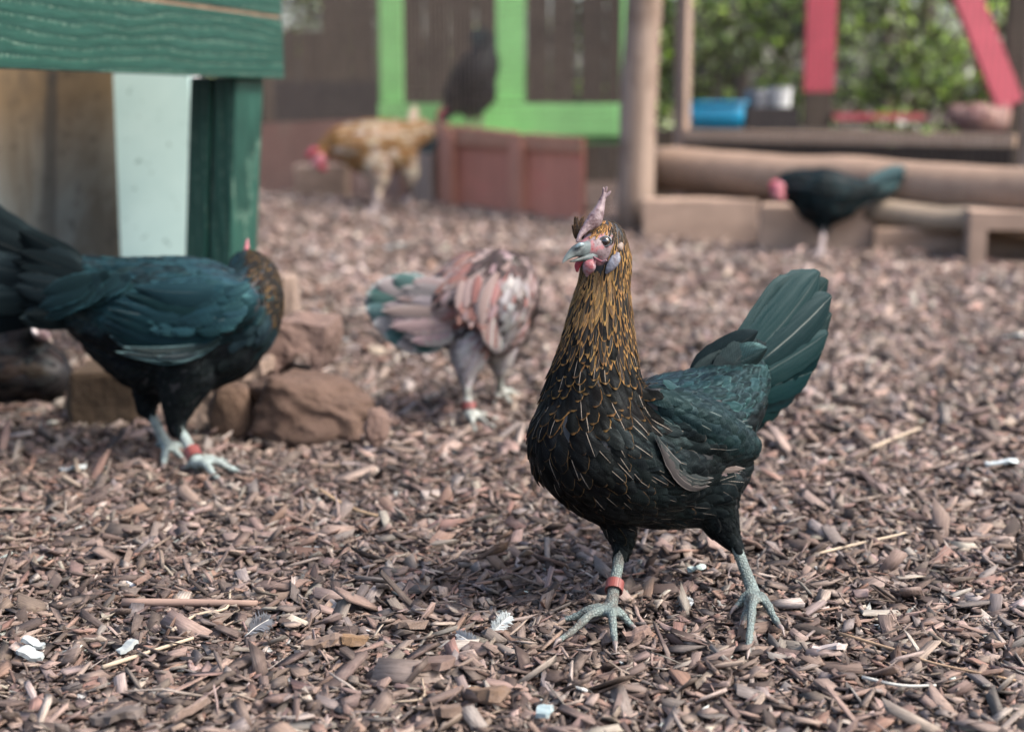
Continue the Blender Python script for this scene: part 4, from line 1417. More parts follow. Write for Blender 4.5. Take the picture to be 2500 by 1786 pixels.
        self.bvh = BVHTree.FromPolygons([tuple(c) for c in co], [tuple(p.vertices) for p in m2.polygons])
        for c, rr in self.claws:
            v, f = tube(c, rr, 7)
            mk('claw', v, f, M_CLAW, self.r, self.org, smooth=True)
        return b
    def near(self, co):
        q = np.full(len(co), 1e9); a = np.zeros(len(co), int)
        for s in range(0, len(co), 8000):
            d = np.linalg.norm(co[s:s + 8000, None] - self.cp[None], axis=2) / self.cr[None]
            a[s:s + 8000] = d.argmin(1); q[s:s + 8000] = d.min(1)
        return q, a
    def surf(self, x, y):
        """point and normal of the body under a photo pixel"""
        o = CAM - self.org
        d = (P(x, y, 1.0) - CAM).normalized()
        p, n, i, _ = self.bvh.ray_cast(o, d)
        if p is None:
            p, n, i, _ = self.bvh.find_nearest(P(x, y, self.D) - self.org)
        return p + self.org, n
    def plumage(self, style, ncand, name='plumage', seed=0, kinds=None, spacing=1.0):
        me = self.mesh
        me.calc_loop_triangles()
        co = np.empty(len(me.vertices) * 3); me.vertices.foreach_get('co', co); co = co.reshape(-1, 3)
        tri = np.empty(len(me.loop_triangles) * 3, np.int32); me.loop_triangles.foreach_get('vertices', tri); tri = tri.reshape(-1, 3)
        A, B, C = co[tri[:, 0]], co[tri[:, 1]], co[tri[:, 2]]
        nr = np.cross(B - A, C - A); ar = np.linalg.norm(nr, axis=1)
        rg = np.random.default_rng(seed + 5)
        ti = rg.choice(len(tri), ncand, p=ar / ar.sum())
        s, t = rg.uniform(size=ncand), rg.uniform(size=ncand)
        fl = s + t > 1; s[fl], t[fl] = 1 - s[fl], 1 - t[fl]
        pts = A[ti] + (B - A)[ti] * s[:, None] + (C - A)[ti] * t[:, None]
        nrm = nr[ti] / ar[ti][:, None]
        d = np.linalg.norm(pts[:, None] - self.cp[None], axis=2) / self.cr[None]
        a = d.argmin(1)
        feath = ~np.isin(self.kinds[self.ck], ('shank', 'toe'))
        W = d ** -5.0 * feath[None]
        flow = (W[:, :, None] * self.ct[None]).sum(1)
        flow[:, 2] -= 0.10 * np.linalg.norm(flow, axis=1)
        flow -= nrm * (flow * nrm).sum(1)[:, None]
        flow /= np.linalg.norm(flow, axis=1)[:, None] + 1e-9
        acc = np.zeros((0, 3)); accs = []
        V, Q, UV, FC, LC, PR = [], [], [], [], [], []
        quad = []
        for r_ in range(5):
            for c_ in range(4):
                b = r_ * 5 + c_
                quad.append((b, b + 1, b + 6, b + 5))
        buf = np.empty((ncand, 3)); nb = 0
        for i in range(ncand):
            kind = self.kinds[self.ck[a[i]]]
            if kind in ('shank', 'toe'): continue
            if kinds and kind not in kinds: continue
            p = pts[i]
            if any(np.linalg.norm(p - c) < rr * .93 for c, rr in self.skinw): continue
            if self.skin_px:
                pw = Vector(p) + self.org - CAM; dw = pw.dot(FWD)
                if dw < self.D + self.face_depth:
                    sx, sy = 1250 + F * pw.x / dw, 893 - F * pw.dot(UP) / dw
                    if any(math.hypot(sx - x, sy - y) < r * .93 for x, y, r in self.skin_px): continue
            st = style(kind, self.cs[a[i]], p + np.array(self.org), nrm[i], rg)
            if st is None: continue
            L, Wd = st['L'], st['W']
            sp = st.get('sp', 0.62 * Wd) * spacing
            if nb and np.min(((buf[:nb] - p) ** 2).sum(1)) < sp * sp: continue
            buf[nb] = p; nb += 1
            f = Vector(flow[i]); f = (f + Vector(rg.normal(0, st.get('mess', .10), 3))).normalized()
            pv = Vector(p); n0 = Vector(nrm[i])
            lift = st.get('lift', .10) * .75 * L * (1 + .35 * rg.normal())
            prof = PROF[st.get('shape', 'round')]
            base = len(V)
            cur = pv.copy(); fdir = f
            prev_v = 0.0
            wob = rg.normal(0, .04)
            for ri, vv in enumerate(V_ROW):
                cur = cur + fdir * (L * (vv - prev_v)); prev_v = vv
                hit, n1, _, _ = self.bvh.find_nearest(cur)
                if hit is None: hit, n1 = cur, n0
                k_free = st.get('free', 0.25) * vv          # how far the tip stands free of the body
                c3 = hit.lerp(cur, k_free) if vv > .4 else hit
                nn = (n0 * .35 + n1).normalized()
                cur = c3
                fdir = (fdir - nn * fdir.dot(nn) * .8).normalized()
                side = nn.cross(fdir).normalized()
                hh = 0.0006 + lift * vv ** 1.3
                for uu in UCOL:
                    wv = uu * Wd * .5 * prof[ri] * (1 + (rg.normal(0, .10) if abs(uu) == 1 else 0))
                    q = c3 + side * (wv + wob * Wd * vv) + nn * (hh - .12 * Wd * uu * uu * prof[ri])
                    V.append(q); UV.append((uu, vv, st.get('rnd', rg.uniform())))
            Q += [tuple(b_ + base for b_ in q) for q in quad]
            FC += [(*st['col'], 1)] * 30; LC += [(*st.get('lace', (0, 0, 0)), L * 2.2)] * 30
            PR += [(st.get('lw', 0), st.get('shaft', 0), st.get('gloss', .5))] * 30
        me2 = bpy.data.meshes.new(name)
        me2.from_pydata([tuple(v) for v in V], [], Q)
        for nm, ty, arr in (('fuv', 'FLOAT_VECTOR', UV), ('fcol', 'FLOAT_COLOR', FC), ('lcol', 'FLOAT_COLOR', LC), ('fpar', 'FLOAT_VECTOR', PR)):
            set_attr(me2, nm, ty, np.array(arr))
        me2.polygons.foreach_set('use_smooth', [True] * len(me2.polygons))
        me2.materials.append(M_FEATHER)
        o = bpy.data.objects.new(name, me2)
        o['kind'] = 'stuff'
        link(o, self.r)
        return nb
    def quill_feather(self, name, b, t, wpx, col, lace=(0, 0, 0), lw=0.0, shaft=0.0, gloss=.6, bend=0.0, nrm=None, droop=0.0, shape='oar', twist=0.0, sag=0.0):
        """single big feather from base b to tip t, both (px, py, dz)"""
        B, T = P(b[0], b[1], self.D + b[2]), P(t[0], t[1], self.D + t[2])
        n = Vector(nrm) if nrm is not None else -FWD
        ax = T - B; L = ax.length; ax.normalize()
        n = (n - ax * n.dot(ax)).normalized()
        side = n.cross(ax)
        W = wpx * self.D / F
        rows = 13
        prof = {'oar': [.22, .42, .60, .74, .85, .93, .98, 1, 1, .97, .90, .70, .22],
                'blade': [.3, .55, .75, .88, .96, 1, .98, .93, .85, .72, .55, .34, .05],
                'cov': [.4, .7, .88, .97, 1, 1, .98, .95, .90, .82, .68, .45, .10]}[shape]
        V, UV = [], []
        rr = random.random()
        for i in range(rows):
            v = i / (rows - 1)
            c = B + ax * (L * v) + side * (bend * L * (4 * v * (1 - v))) + n * (droop * L * v * v + sag * L * 4 * v * (1 - v))
            nn = (n + side * twist * (v - .5)).normalized()
            sd = nn.cross(ax)
            for j in range(9):
                u = j / 4 - 1
                e = u * W * .5 * prof[i] * (1 + .03 * math.sin(i * 3.3 + j))
                asym = 1.15 if u > 0 else .85
                V.append(c + sd * e * asym - nn * (.10 * W * u * u) + nn * (.0004 * math.sin(i * 2.4 + j)))
                UV.append((u, v, rr))
        Q = [(i * 9 + j, i * 9 + j + 1, i * 9 + j + 10, i * 9 + j + 9) for i in range(rows - 1) for j in range(8)]
        N = len(V)
        return mk(name, V, Q, M_FEATHER, self.r, self.org, smooth=True, attrs={
            'fuv': ('FLOAT_VECTOR', np.array(UV)), 'fcol': ('FLOAT_COLOR', np.tile([*col, 1.0], (N, 1))),
            'lcol': ('FLOAT_COLOR', np.tile([*lace, L * 2.2], (N, 1))), 'fpar': ('FLOAT_VECTOR', np.tile([lw, shaft, gloss], (N, 1)))})
    def lump(self, name, rows, mat, flat=None, flatk=1.0, noise_amp=0.05, n=4, attr=False, seg=14, label=None):
        sp = spline(rows, n)
        pts, rad = [], []
        for q in sp:
            p, r = self.w(q); pts.append(p); rad.append(max(r, .0004))
        v, f = tube(pts, rad, seg, flat, flatk, True, noise_amp)
        N = len(v)
        at = {'bt': ('FLOAT', np.repeat(np.linspace(0, 1, N // seg), seg))} if attr else None
        o = mk(name, v, f, mat, self.r, self.org, smooth=True, attrs=at)
        if label: o['label'] = label
        return o
    def eye(self, x, y, rpx, look=None, ring=M_FACE):
        p, n = self.surf(x, y)
        n = (n * .6 - FWD * .6 if look is None else Vector(look)).normalized()
        r = rpx * self.D / F
        bm = bmesh.new()
        bmesh.ops.create_uvsphere(bm, u_segments=20, v_segments=14, radius=r)
        q = n.to_track_quat('Z', 'Y')
        c = p + n * r * .10 - n * r * .45
        t = [1 - max(0, v.co.z / r) for v in bm.verts]
        bm.verts.index_update()
        V = [c + q @ (v.co * Vector((1, 1, .95))) for v in bm.verts] if False else [c + q @ v.co for v in bm.verts]
        bt = [min(1, math.sqrt(max(0, 1 - max(0, v.co.z / r) ** 2)) * 1.05) for v in bm.verts]
        Fc = [tuple(v.index for v in f.verts) for f in bm.faces]
        bm.free()
        e = mk('eye', V, Fc, M_EYE, self.r, self.org, smooth=True, attrs={'bt': ('FLOAT', np.array(bt))})
        # lids: a slightly almond-shaped fleshy ring
        k = 20
        up = q @ Vector((0, 1, 0)); sd = q @ Vector((1, 0, 0))
        ring_p = []
        for i in range(k + 1):
            an = 2 * math.pi * i / k
            ring_p.append(c + n * r * .50 + sd * math.cos(an) * r * 1.02 + up * math.sin(an) * r * .86)
        v, f = tube(ring_p, [r * .20] * (k + 1), 8, round_ends=False)
        l = mk('eyelid', v, f, M_LID if ring is M_FACE else ring, e, self.org, smooth=True)
        return e
    def band(self, h, g, r, t=.68, wd=.0045):
        c = h.lerp(g, t); ax = (g - h).normalized()
        e = ax.cross(Vector((0, 1, 0))).normalized(); e2 = ax.cross(e)
        V, Fc = [], []
        n = 24
        prof = ((1.12, -1), (1.30, -1), (1.30, 1), (1.12, 1))
        for k in range(n):
            an = 2 * math.pi * k / n
            for (q, s) in prof:
                V.append(c + (e * math.cos(an) + e2 * math.sin(an)) * r * q + ax * wd * s)
        for k in range(n):
            for j in range(4):
                a_, b_ = k * 4 + j, k * 4 + (j + 1) % 4
                c_, d_ = ((k + 1) % n) * 4 + (j + 1) % 4, ((k + 1) % n) * 4 + j
                Fc.append((a_, b_, c_, d_))
        # the overlapping end of the band
        v2, f2 = box(c + e * r * .25 + e2 * r * 1.28 - ax * wd, e * r * .12, e2 * r * .08, ax * wd * 2)
        v3, f3 = box(c - e2 * r * 1.28 + e * r * .1 - ax * wd, e * r * .5, -e2 * r * .10, ax * wd * 2)
        mk('leg_band', *merge((V, Fc), (v2, f2), (v3, f3)), M_BAND, self.r, self.org)

def jit(c, rg, a=.15):
    k = 1 + rg.uniform(-a, a)
    return tuple(max(0, x * k * (1 + rg.uniform(-.05, .05))) for x in c)

BLACK = (0.008, 0.010, 0.0115); TEAL = (0.008, 0.020, 0.023); GOLD = (0.40, 0.20, 0.045); BRONZE = (0.22, 0.115, 0.04)

# ---- 1: the tall black hen in front
def hero():
    fa, da = G(1489, 1502)
    H = Hen('hen', 1.275, Vector((P(1620, 1480, 1.275).x, P(1620, 1480, 1.275).y, 0)), 'tall black hen with gold laced neck standing in sharp focus in front', 'hens in the yard')
    H.chain('neck', [(1476, 594, -.050, 57), (1480, 640, -.048, 62), (1475, 690, -.046, 63), (1468, 750, -.045, 75), (1460, 850, -.045, 95), (1452, 950, -.045, 122), (1447, 1060, -.044, 154)])
    H.chain('face', [(1466, 600, -.058, 46), (1446, 606, -.066, 36), (1428, 610, -.070, 27)])
    H.chain('torso', [(1444, 1085, -.048, 158), (1500, 1110, -.028, 168), (1580, 1100, 0, 172), (1680, 1050, .040, 150), (1765, 985, .068, 108), (1815, 930, .085, 66)])
    H.chain('belly', [(1480, 1150, -.020, 98), (1580, 1180, .005, 108), (1690, 1175, .030, 105), (1745, 1140, .050, 92)])
    wz = lambda x: -.075 + (x - 1610) * .00043
    H.chain('wing', [(1600, 985, wz(1600) + .030, 52), (1670, 1025, wz(1670) + .021, 78), (1750, 1070, wz(1750) + .019, 70), (1825, 1090, wz(1825) + .016, 34)])
    H.chain('thigh', [(1505, 1190, -.012, 84), (1508, 1258, -.014, 52), (1519, 1308, -.012, 36), (1521, 1350, -.010, 19)])
    H.chain('thigh', [(1735, 1190, .025, 84), (1748, 1240, .026, 58), (1770, 1292, .026, 38), (1794, 1330, .026, 20)])
    l1 = H.leg((1519, 1318, -.008), (1490, 1492), [(1366, 1562), (1502, 1572), (1546, 1530), (1380, 1512)], 17.5, .022)
    l2 = H.leg((1785, 1300, .030), (1842, 1452), [(1906, 1532), (1826, 1590), (1812, 1520), (1796, 1482)], 17.5, .022)
    H.skin_px = [(1440, 600, 31), (1478, 591, 25), (1428, 575, 18), (1490, 617, 20), (1440, 622, 24), (1418, 604, 30), (1462, 622, 24)]
    H.face_depth = -.03
    H.skincol = (.115, .082, .088)
    H.undercol = (0.014, 0.016, 0.018)
    H.body(0.0026, 5)
    mm = 1.275 / F
    def px_of(p):
        v = Vector(p) - CAM; d = v.dot(FWD)
        return 1250 + F * v.x / d, 893 - F * v.dot(UP) / d
    def style(kind, t, p, n, rg):
        x, y = px_of(p)
        if kind in ('neck', 'face'):
            if y < 582:
                brow = x < 1490 and y > 540 and n[1] < 0
                return dict(L=.0085, W=.0022, sp=.00125, shape='lance', lift=.05, mess=.16, col=jit((.09, .05, .022) if brow else (.020, .019, .018), rg, .4), lace=jit((.27, .15, .06) if brow else (.16, .10, .055), rg, .3), lw=(.5 if brow else .22), shaft=0, gloss=.2)
            k = min(1, max(0, (y - 582) / 500))
            s = .0062 + .0113 * k ** 1.1
            gold = np.array((.215, .128, .050)) * (1 - k) + np.array((.140, .076, .026)) * k
            if y < 810 + rg.normal(0, 30):
                throat = y < 760 and x < 1500 and n[1] < 0
                return dict(L=s * 2.5, W=s * .52, sp=s * .235, shape='lance', lift=.055, mess=.10, col=jit((.105, .070, .038) if throat and rg.uniform() < .7 else (.018, .0165, .015), rg, .4), lace=jit(gold, rg, .35), lw=.46 - .42 * k, shaft=.5 * (rg.uniform() < .3), gloss=.12)
            fade = max(0, (y - 850) / 260)
            lw = .13 if rg.uniform() > .25 * fade else 0.05
            if x > 1545 and y > 930: lw = 0
            gold = gold * (1 - .5 * min(1, max(0, (y - 800) / 200)))
            return dict(L=s * 2.0, W=s * 1.0, sp=s * .47, shape='oval', lift=.07, mess=.09, col=jit((.0048, .0050, .0050), rg, .3), lace=jit(gold * (1 - .2 * fade), rg, .35), lw=lw, shaft=(.8 if rg.uniform() < .16 + .2 * (y > 900) else 0), gloss=.22)
        if kind in ('torso', 'belly'):
            if y < 1010 and x > 1560:                 # saddle, glossy teal
                return dict(L=.026, W=.0105, sp=.0052, shape='oval', lift=.08, mess=.12, col=jit((.008, .024, .026) if rg.uniform() < .35 else (.005, .011, .0125), rg, .35), lace=(.04, .09, .09), lw=(.12 if rg.uniform() < .25 else 0), gloss=.8)
            if x < 1640 and y > 900:                # breast side
                side = max(0, min(1, (x - 1400) / 220))
                return dict(L=.034 - .005 * side, W=.0165 - .0045 * side, sp=.0078 - .0018 * side, shape='oval', lift=.07, mess=.09, col=jit(tuple(np.array((.0048, .005, .0052)) * (1 - side) + np.array((.0055, .0085, .0095)) * side), rg, .3),
                            lace=jit((.085, .054, .026), rg, .3), lw=(.075 if rg.uniform() > .25 + .65 * side else 0), shaft=(.75 if rg.uniform() < .30 else 0), gloss=.25 + .35 * side)
            return dict(L=.030, W=.0145, sp=.0076, shape='round', lift=.08, mess=.14, col=jit((.0050, .0075, .0085), rg), lace=(.1, .09, .08), lw=(.04 if rg.uniform() < .3 else 0), shaft=(.5 if rg.uniform() < .12 else 0), gloss=.45)
        if kind == 'wing':
            return dict(L=.024, W=.0115, sp=.0058, shape='round', lift=.06, mess=.10, col=jit((.0065, .0150, .0168), rg, .3), lace=(.08, .2, .2), lw=0, shaft=(.5 if rg.uniform() < .12 else 0), gloss=.6)
        return dict(L=.014, W=.0075, sp=.0042, shape='oval', lift=.09, mess=.18, col=jit((.0045, .0060, .0066), rg), gloss=.3)
    H.plumage(style, 15000, 'plumage', 1)
    # tail: fan of broad feathers seen from the side
    tips = [(1946, 676), (1976, 664), (2002, 664), (2022, 684), (2030, 722), (2030, 766), (2022, 812), (2006, 860), (1982, 908), (1950, 950), (1915, 988), (1880, 1020)]
    for i, (x, y) in enumerate(tips):
        k = i / (len(tips) - 1)
        H.quill_feather('tail_feather', (1768 + 14 * k, 905 + 100 * k, .085), (x, y, .122 + .006 * (i % 2) + .012 * k), 118 - 20 * abs(k - .4), jit((.0035, .0165, .0185), random, .3), (.08, .16, .16), 0, .36 if i in (4, 7) else .10, .42, bend=-.05 + .07 * k, nrm=(.35 - .2 * k, -.9, .15), sag=.02)
    for i in range(7):                                  # far side of the tail tent
        k = i / 6
        H.quill_feather('tail_feather', (1785, 890 + 90 * k, .105), (1968 + 50 * math.sin(k * 3) - 60 * k, 672 + 262 * k, .150), 100, jit((.0035, .012, .0135), random, .2), (.2, .3, .3), 0, .05, .5, nrm=(.1, -.9, -.1))
    for i in range(22):                                 # coverts over the tail root
        k = random.random(); m = i / 21
        b = (1690 + 70 * random.random(), 905 + 130 * m + random.uniform(-8, 8), .045 + .02 * random.random())
        t = (1795 + 70 * random.random() + 25 * (1 - m), 815 + 215 * m + random.uniform(-15, 15), .060 + .02 * random.random())
        H.quill_feather('tail_covert', b, t, random.uniform(58, 84), jit((.008, .0135, .015), random, .3), (.12, .2, .2), 0, .05, random.uniform(.4, .9), shape='cov', nrm=(.5, -.8, .25), droop=-.06)
    # folded wing
    wn = (.74, -.66, .12)
    for i in range(9):
        k = i / 8
        b = (1634 + 24 * k, 1000 + 75 * k, wz(1634) + .006)
        t = (1852 - 60 * k * k, 1092 + 48 * k, wz(1845) + .0015 * i)
        brown = i > 4
        H.quill_feather('wing_feather', b, t, 58, jit((.022, .018, .016) if brown else (.007, .0105, .0118), random, .2), (.12, .08, .06), (.10 if brown else .02), .12, .3 if brown else .5, nrm=wn, bend=-.07, shape='blade', sag=.05)
    for i in range(3):
        k = i / 2
        b = (1604 + 10 * k, 1066 + 22 * k, wz(1606) - .004)
        t = (1742 - 10 * k, 1166 + 20 * k, wz(1735) - .006 - .001 * i)
        H.quill_feather('flight_feather', b, t, 34, jit((.024, .028, .029) if i < 2 else (.042, .038, .037), random, .12), (.115, .108, .105), .16, .3, .25, nrm=wn, bend=-.17, shape='blade', sag=.04)
    for i in range(3):
        H.quill_feather('flight_feather', (1712, 1128 + 7 * i, wz(1712) + .002), (1820 - 12 * i, 1143 + 12 * i, wz(1806) + .002), 24, jit((.125, .10, .095), random, .15), (.18, .16, .15), .14, .35, .1, nrm=wn, bend=-.05, shape='blade')
    # upper wing coverts
    for i in range(44):
        k, m = random.random(), random.random()
        x0, y0 = 1612 + 130 * k, 958 + 125 * m + 35 * k
        H.quill_feather('wing_covert', (x0, y0, wz(x0) + .010 - .006 * math.sin(3.1 * k)), (x0 + 62, y0 + 36 + 14 * m, wz(x0 + 62) - .001), random.uniform(26, 34), jit((.0065, .0145, .0165), random, .3), (.12, .2, .2), .02, (.5 if random.random() < .25 else 0), .55, nrm=wn, shape='cov', sag=.02)
    for i in range(7):                                   # teal glints on the shoulder edge
        k = i / 6
        x0, y0 = 1620 + 150 * k, 930 + 85 * k
        H.quill_feather('wing_covert', (x0, y0, wz(x0) + .012), (x0 + 62, y0 + 52, wz(x0 + 62) + .006), 24, jit((.008, .022, .024), random, .3), (.06, .11, .11), .1, 0, .8, nrm=(.55, -.6, .5), shape='cov', sag=.05)
    # head
    H.lump('upper_beak', [(1452, 606, -.066, 17), (1432, 607, -.076, 18), (1410, 611, -.085, 16), (1393, 621, -.089, 10.5), (1380, 633, -.091, 5.5), (1373, 643, -.092, 1.6)], M_BEAK, noise_amp=.02, attr=True, flat=(.5, 1, 0), flatk=.6)
    H.lump('lower_beak', [(1452, 624, -.072, 9), (1432, 629, -.079, 8), (1408, 635, -.085, 4.2), (1392, 638, -.087, 2)], M_BEAK, noise_amp=.02, attr=True)
    H.lump('nostril', [(1422, 597, -.0895, 5), (1416, 598, -.0905, 6.5), (1409, 602, -.091, 4)], plain('nostril_horn', (.15, .20, .21), .4), noise_amp=.03)
    H.eye(1478, 589, 12.5, look=(.0, -.99, .08), ring=M_FACE)
    H.lump('comb', [(1410, 588, -.078, 4), (1418, 572, -.076, 6.5), (1432, 555, -.073, 11), (1450, 539, -.069, 19), (1460, 520, -.068, 15), (1466, 504, -.066, 11), (1471, 486, -.065, 7.5), (1477, 470, -.064, 5), (1481, 458, -.064, 3)], M_COMB, noise_amp=.07, n=5, flat=(0, 1, 0), flatk=.7)
    for q in (((1474, 482, -.064, 6), (1484, 474, -.064, 4.5), (1489, 469, -.064, 3.2)), ((1474, 474, -.064, 5), (1474, 464, -.064, 3.2), (1473, 459, -.064, 2.2))):
        H.lump('comb_point', list(q), M_COMB, noise_amp=.08)
    H.lump('wattle', [(1448, 638, -.092, 8), (1442, 645, -.094, 15), (1437, 654, -.094, 16), (1434, 664, -.093, 11), (1433, 672, -.092, 4)], M_WATTLE, flat=(.3, 1, 0), flatk=.4, noise_amp=.03)
    H.lump('wattle', [(1418, 636, -.066, 7), (1410, 648, -.064, 8), (1409, 660, -.063, 4)], M_REDFACE, flat=(.3, 1, 0), flatk=.45, noise_amp=.04, label='redder wattle on the far side of the beak')
    p, n = H.surf(1495, 642)
    dz = (p - CAM).dot(FWD) - H.D - .002
    H.lump('wattle', [(1508, 620, dz + .002, 6), (1504, 630, dz, 12), (1496, 643, dz - .001, 13), (1487, 656, dz - .001, 9), (1481, 665, dz, 4)], M_LOBE, flat=(.2, 1, .1), flatk=.35, noise_amp=.03, label='blue grey hanging lobe')
    p, n = H.surf(1512, 604)
    dz = (p - CAM).dot(FWD) - H.D + .001
    H.lump('earlobe', [(1506, 612, dz, 6), (1511, 606, dz - .001, 10), (1515, 598, dz, 8)], M_EAR, noise_amp=.03, flat=(0, 1, 0), flatk=.5)
    H.lump('cheek_fold', [(1450, 628, -.090, 2.5), (1458, 633, -.094, 3), (1470, 639, -.097, 3.2), (1480, 636, -.099, 2.5)], M_WATTLE, noise_amp=.12)
    # ruff of small brown feathers on the far side of the comb
    for i in range(40):
        x0 = 1416 + random.uniform(-12, 14); y0 = 578 + random.uniform(-14, 6)
        H.quill_feather('crest_feather', (x0, y0, -.055), (x0 + random.uniform(-14, 16), y0 - random.uniform(22, 44), -.048), random.uniform(6, 9), jit((.035, .024, .018), random, .4), (.12, .07, .035), .25, 0, .2, shape='blade')
    H.band(*l1, t=.66, wd=.0049)
    return H
hero()

# ---- 2: the black hen on the left
def left_hen():
    g, d = G(440, 1120)
    D = 1.80
    c = P(430, 1120, D)
    H = Hen('hen', D, Vector((c.x, c.y, float(gz(c.x, c.y)))), 'glossy black teal hen with its head turned away below the green table', 'hens in the yard')
    H.chain('neck', [(606, 655, .045, 48), (622, 680, .025, 60), (612, 725, .008, 86), (580, 775, 0, 108)])
    H.chain('torso', [(572, 780, 0, 112), (500, 770, 0, 140), (410, 775, 0, 150), (310, 755, .010, 132), (215, 720, .020, 100), (140, 690, .030, 68)])
    H.chain('belly', [(545, 838, 0, 98), (450, 860, 0, 104), (360, 865, 0, 92), (270, 815, .01, 72)])
    H.chain('wing', [(585, 740, -.058, 55), (500, 745, -.066, 75), (400, 760, -.064, 70), (310, 785, -.050, 45)])
    H.chain('thigh', [(455, 910, -.030, 78), (440, 970, -.032, 52), (432, 1015, -.030, 32), (428, 1048, -.026, 19)])
    H.chain('thigh', [(380, 900, .030, 74), (362, 960, .030, 42), (352, 998, .030, 20)])
    l2 = H.leg((426, 1020, -.024), (484, 1132), [(592, 1152), (536, 1172), (556, 1128), (452, 1142)], 16, .020)
    H.leg((352, 975, .032), (408, 1092), [(400, 1136), (448, 1122), (478, 1104), (384, 1084)], 15, .020)
    H.legcol = (0.30, 0.37, 0.355)
    H.body(0.0034, 6)
    def px_of(p):
        v = Vector(p) - CAM; dd = v.dot(FWD)
        return 1250 + F * v.x / dd, 893 - F * v.dot(UP) / dd
    def style(kind, t, p, n, rg):
        x, y = px_of(p)
        if kind == 'neck':
            if x > 598 + max(0, y - 600) * .46:
                return dict(L=.020, W=.0075, sp=.0038, shape='lance', lift=.08, mess=.14, col=jit((.016, .014, .012), rg), lace=jit((.12, .072, .028), rg, .3), lw=(.26 if rg.uniform() < .45 else 0), gloss=.25)
        if kind in ('neck', 'torso') and y < 760:
            return dict(L=.034, W=.016, sp=.008, shape='round', lift=.055, mess=.10, col=jit((.011, .030, .037) if rg.uniform() < .5 else (.011, .020, .024), rg, .35), lace=(.04, .11, .13), lw=(.08 if rg.uniform() < .25 else 0), gloss=.9)
        if kind == 'wing':
            return dict(L=.034, W=.018, sp=.0085, shape='round', lift=.045, mess=.07, col=jit((.011, .031, .038), rg, .35), gloss=.95)
        if kind == 'thigh':
            return dict(L=.017, W=.010, sp=.0055, shape='oval', lift=.08, mess=.16, col=jit((.006, .008, .009), rg), gloss=.3)
        if y > 830:
            return dict(L=.036, W=.016, sp=.0085, shape='round', lift=.08, mess=.16, col=jit((.006, .008, .0095), rg), gloss=.35)
        return dict(L=.034, W=.017, sp=.0088, shape='round', lift=.07, mess=.12, col=jit((.011, .022, .027), rg, .3), gloss=.7)
    H.plumage(style, 11000, 'plumage', 2)
    for i in range(11):                                 # tail running out of the frame
        k = i / 10
        H.quill_feather('tail_feather', (190 - 10 * k, 640 + 100 * k, .02 - .012 * (i % 2)), (-150 + 60 * abs(k - .4), 455 + 330 * k, .03 - .02 * (i % 3)), 95, jit((.005, .0080, .0095), random, .25), (.1, .2, .22), 0, .06, .55, bend=.05 - .08 * k, nrm=(0, -1, .1))
    for i in range(15):
        k = i / 14
        x0 = 215 - 25 * random.random(); y0 = 640 + 130 * k
        H.quill_feather('tail_covert', (x0, y0, -.030 * math.sin(k * 3) - .005), (x0 - 170 + 30 * random.random(), y0 - 80 + 95 * k + random.uniform(-10, 10), -.012 - .02 * random.random()), random.uniform(48, 62), jit((.005, .0080, .0095), random, .25), (.1, .2, .22), 0, .05, .55, shape='cov', nrm=(0, -1, .2), droop=-.02)
    for i in range(12):                                 # rump feathers with teal edge light
        x0 = 320 - 110 * random.random(); y0 = 660 + 60 * random.random()
        H.quill_feather('saddle_feather', (x0, y0, -.075), (x0 - 120, y0 + 30 + 50 * random.random(), -.052), 46, jit((.010, .022, .026), random, .4), (.04, .11, .13), .06, 0, .9, shape='cov', nrm=(-.2, -.9, .4), sag=.04)
    wn = (0.02, -.97, .22)
    for i in range(9):                                  # long folded wing feathers
        k = i / 8
        b = (575 - 40 * k, 705 + 120 * k, -.098 + .006 * k)
        t = (325 - 75 * math.sin(k * 2.6), 700 + 138 * k, -.108 + .004 * i)
        H.quill_feather('wing_feather', b, t, 56, jit((.009, .025, .031) if i < 8 else (.018, .029, .031), random, .2), (.12, .24, .27), .07 if i > 6 else 0, .35 if i in (3, 7, 8) else .08, .9, nrm=wn, bend=.05 + .05 * k, shape='blade', sag=.05)
    for i in range(3):
        H.quill_feather('flight_feather', (520 - 10 * i, 838 + 5 * i, -.092), (300 - 18 * i + 120 * (i == 2), 846 + 12 * i, -.104), 26, jit((.012, .019, .021), random, .2), (.11, .19, .20), .16, .35, .5, nrm=wn, bend=.07, shape='blade', sag=.03)
    for i in range(70):
        k, m = random.random(), random.random()
        x0, y0 = 612 - 200 * k, 690 + 110 * m
        H.quill_feather('wing_covert', (x0, y0, -.092 - .012 * math.sin(3.1 * k)), (x0 - 60, y0 + 22 - 20 * m + 8, -.104), random.uniform(24, 34), jit((.009, .024, .030), random, .3), (.06, .15, .17), .05 * (random.random() < .3), (.5 if random.random() < .08 else 0), .95, nrm=(.05, -.93, .3), shape='cov', sag=.03)
    H.lump('comb', [(600, 622, .045, 8), (602, 604, .045, 6), (604, 586, .045, 3)], M_PINKFACE, noise_amp=.06)
    H.band(*l2, t=.80, wd=.0075)
left_hen()

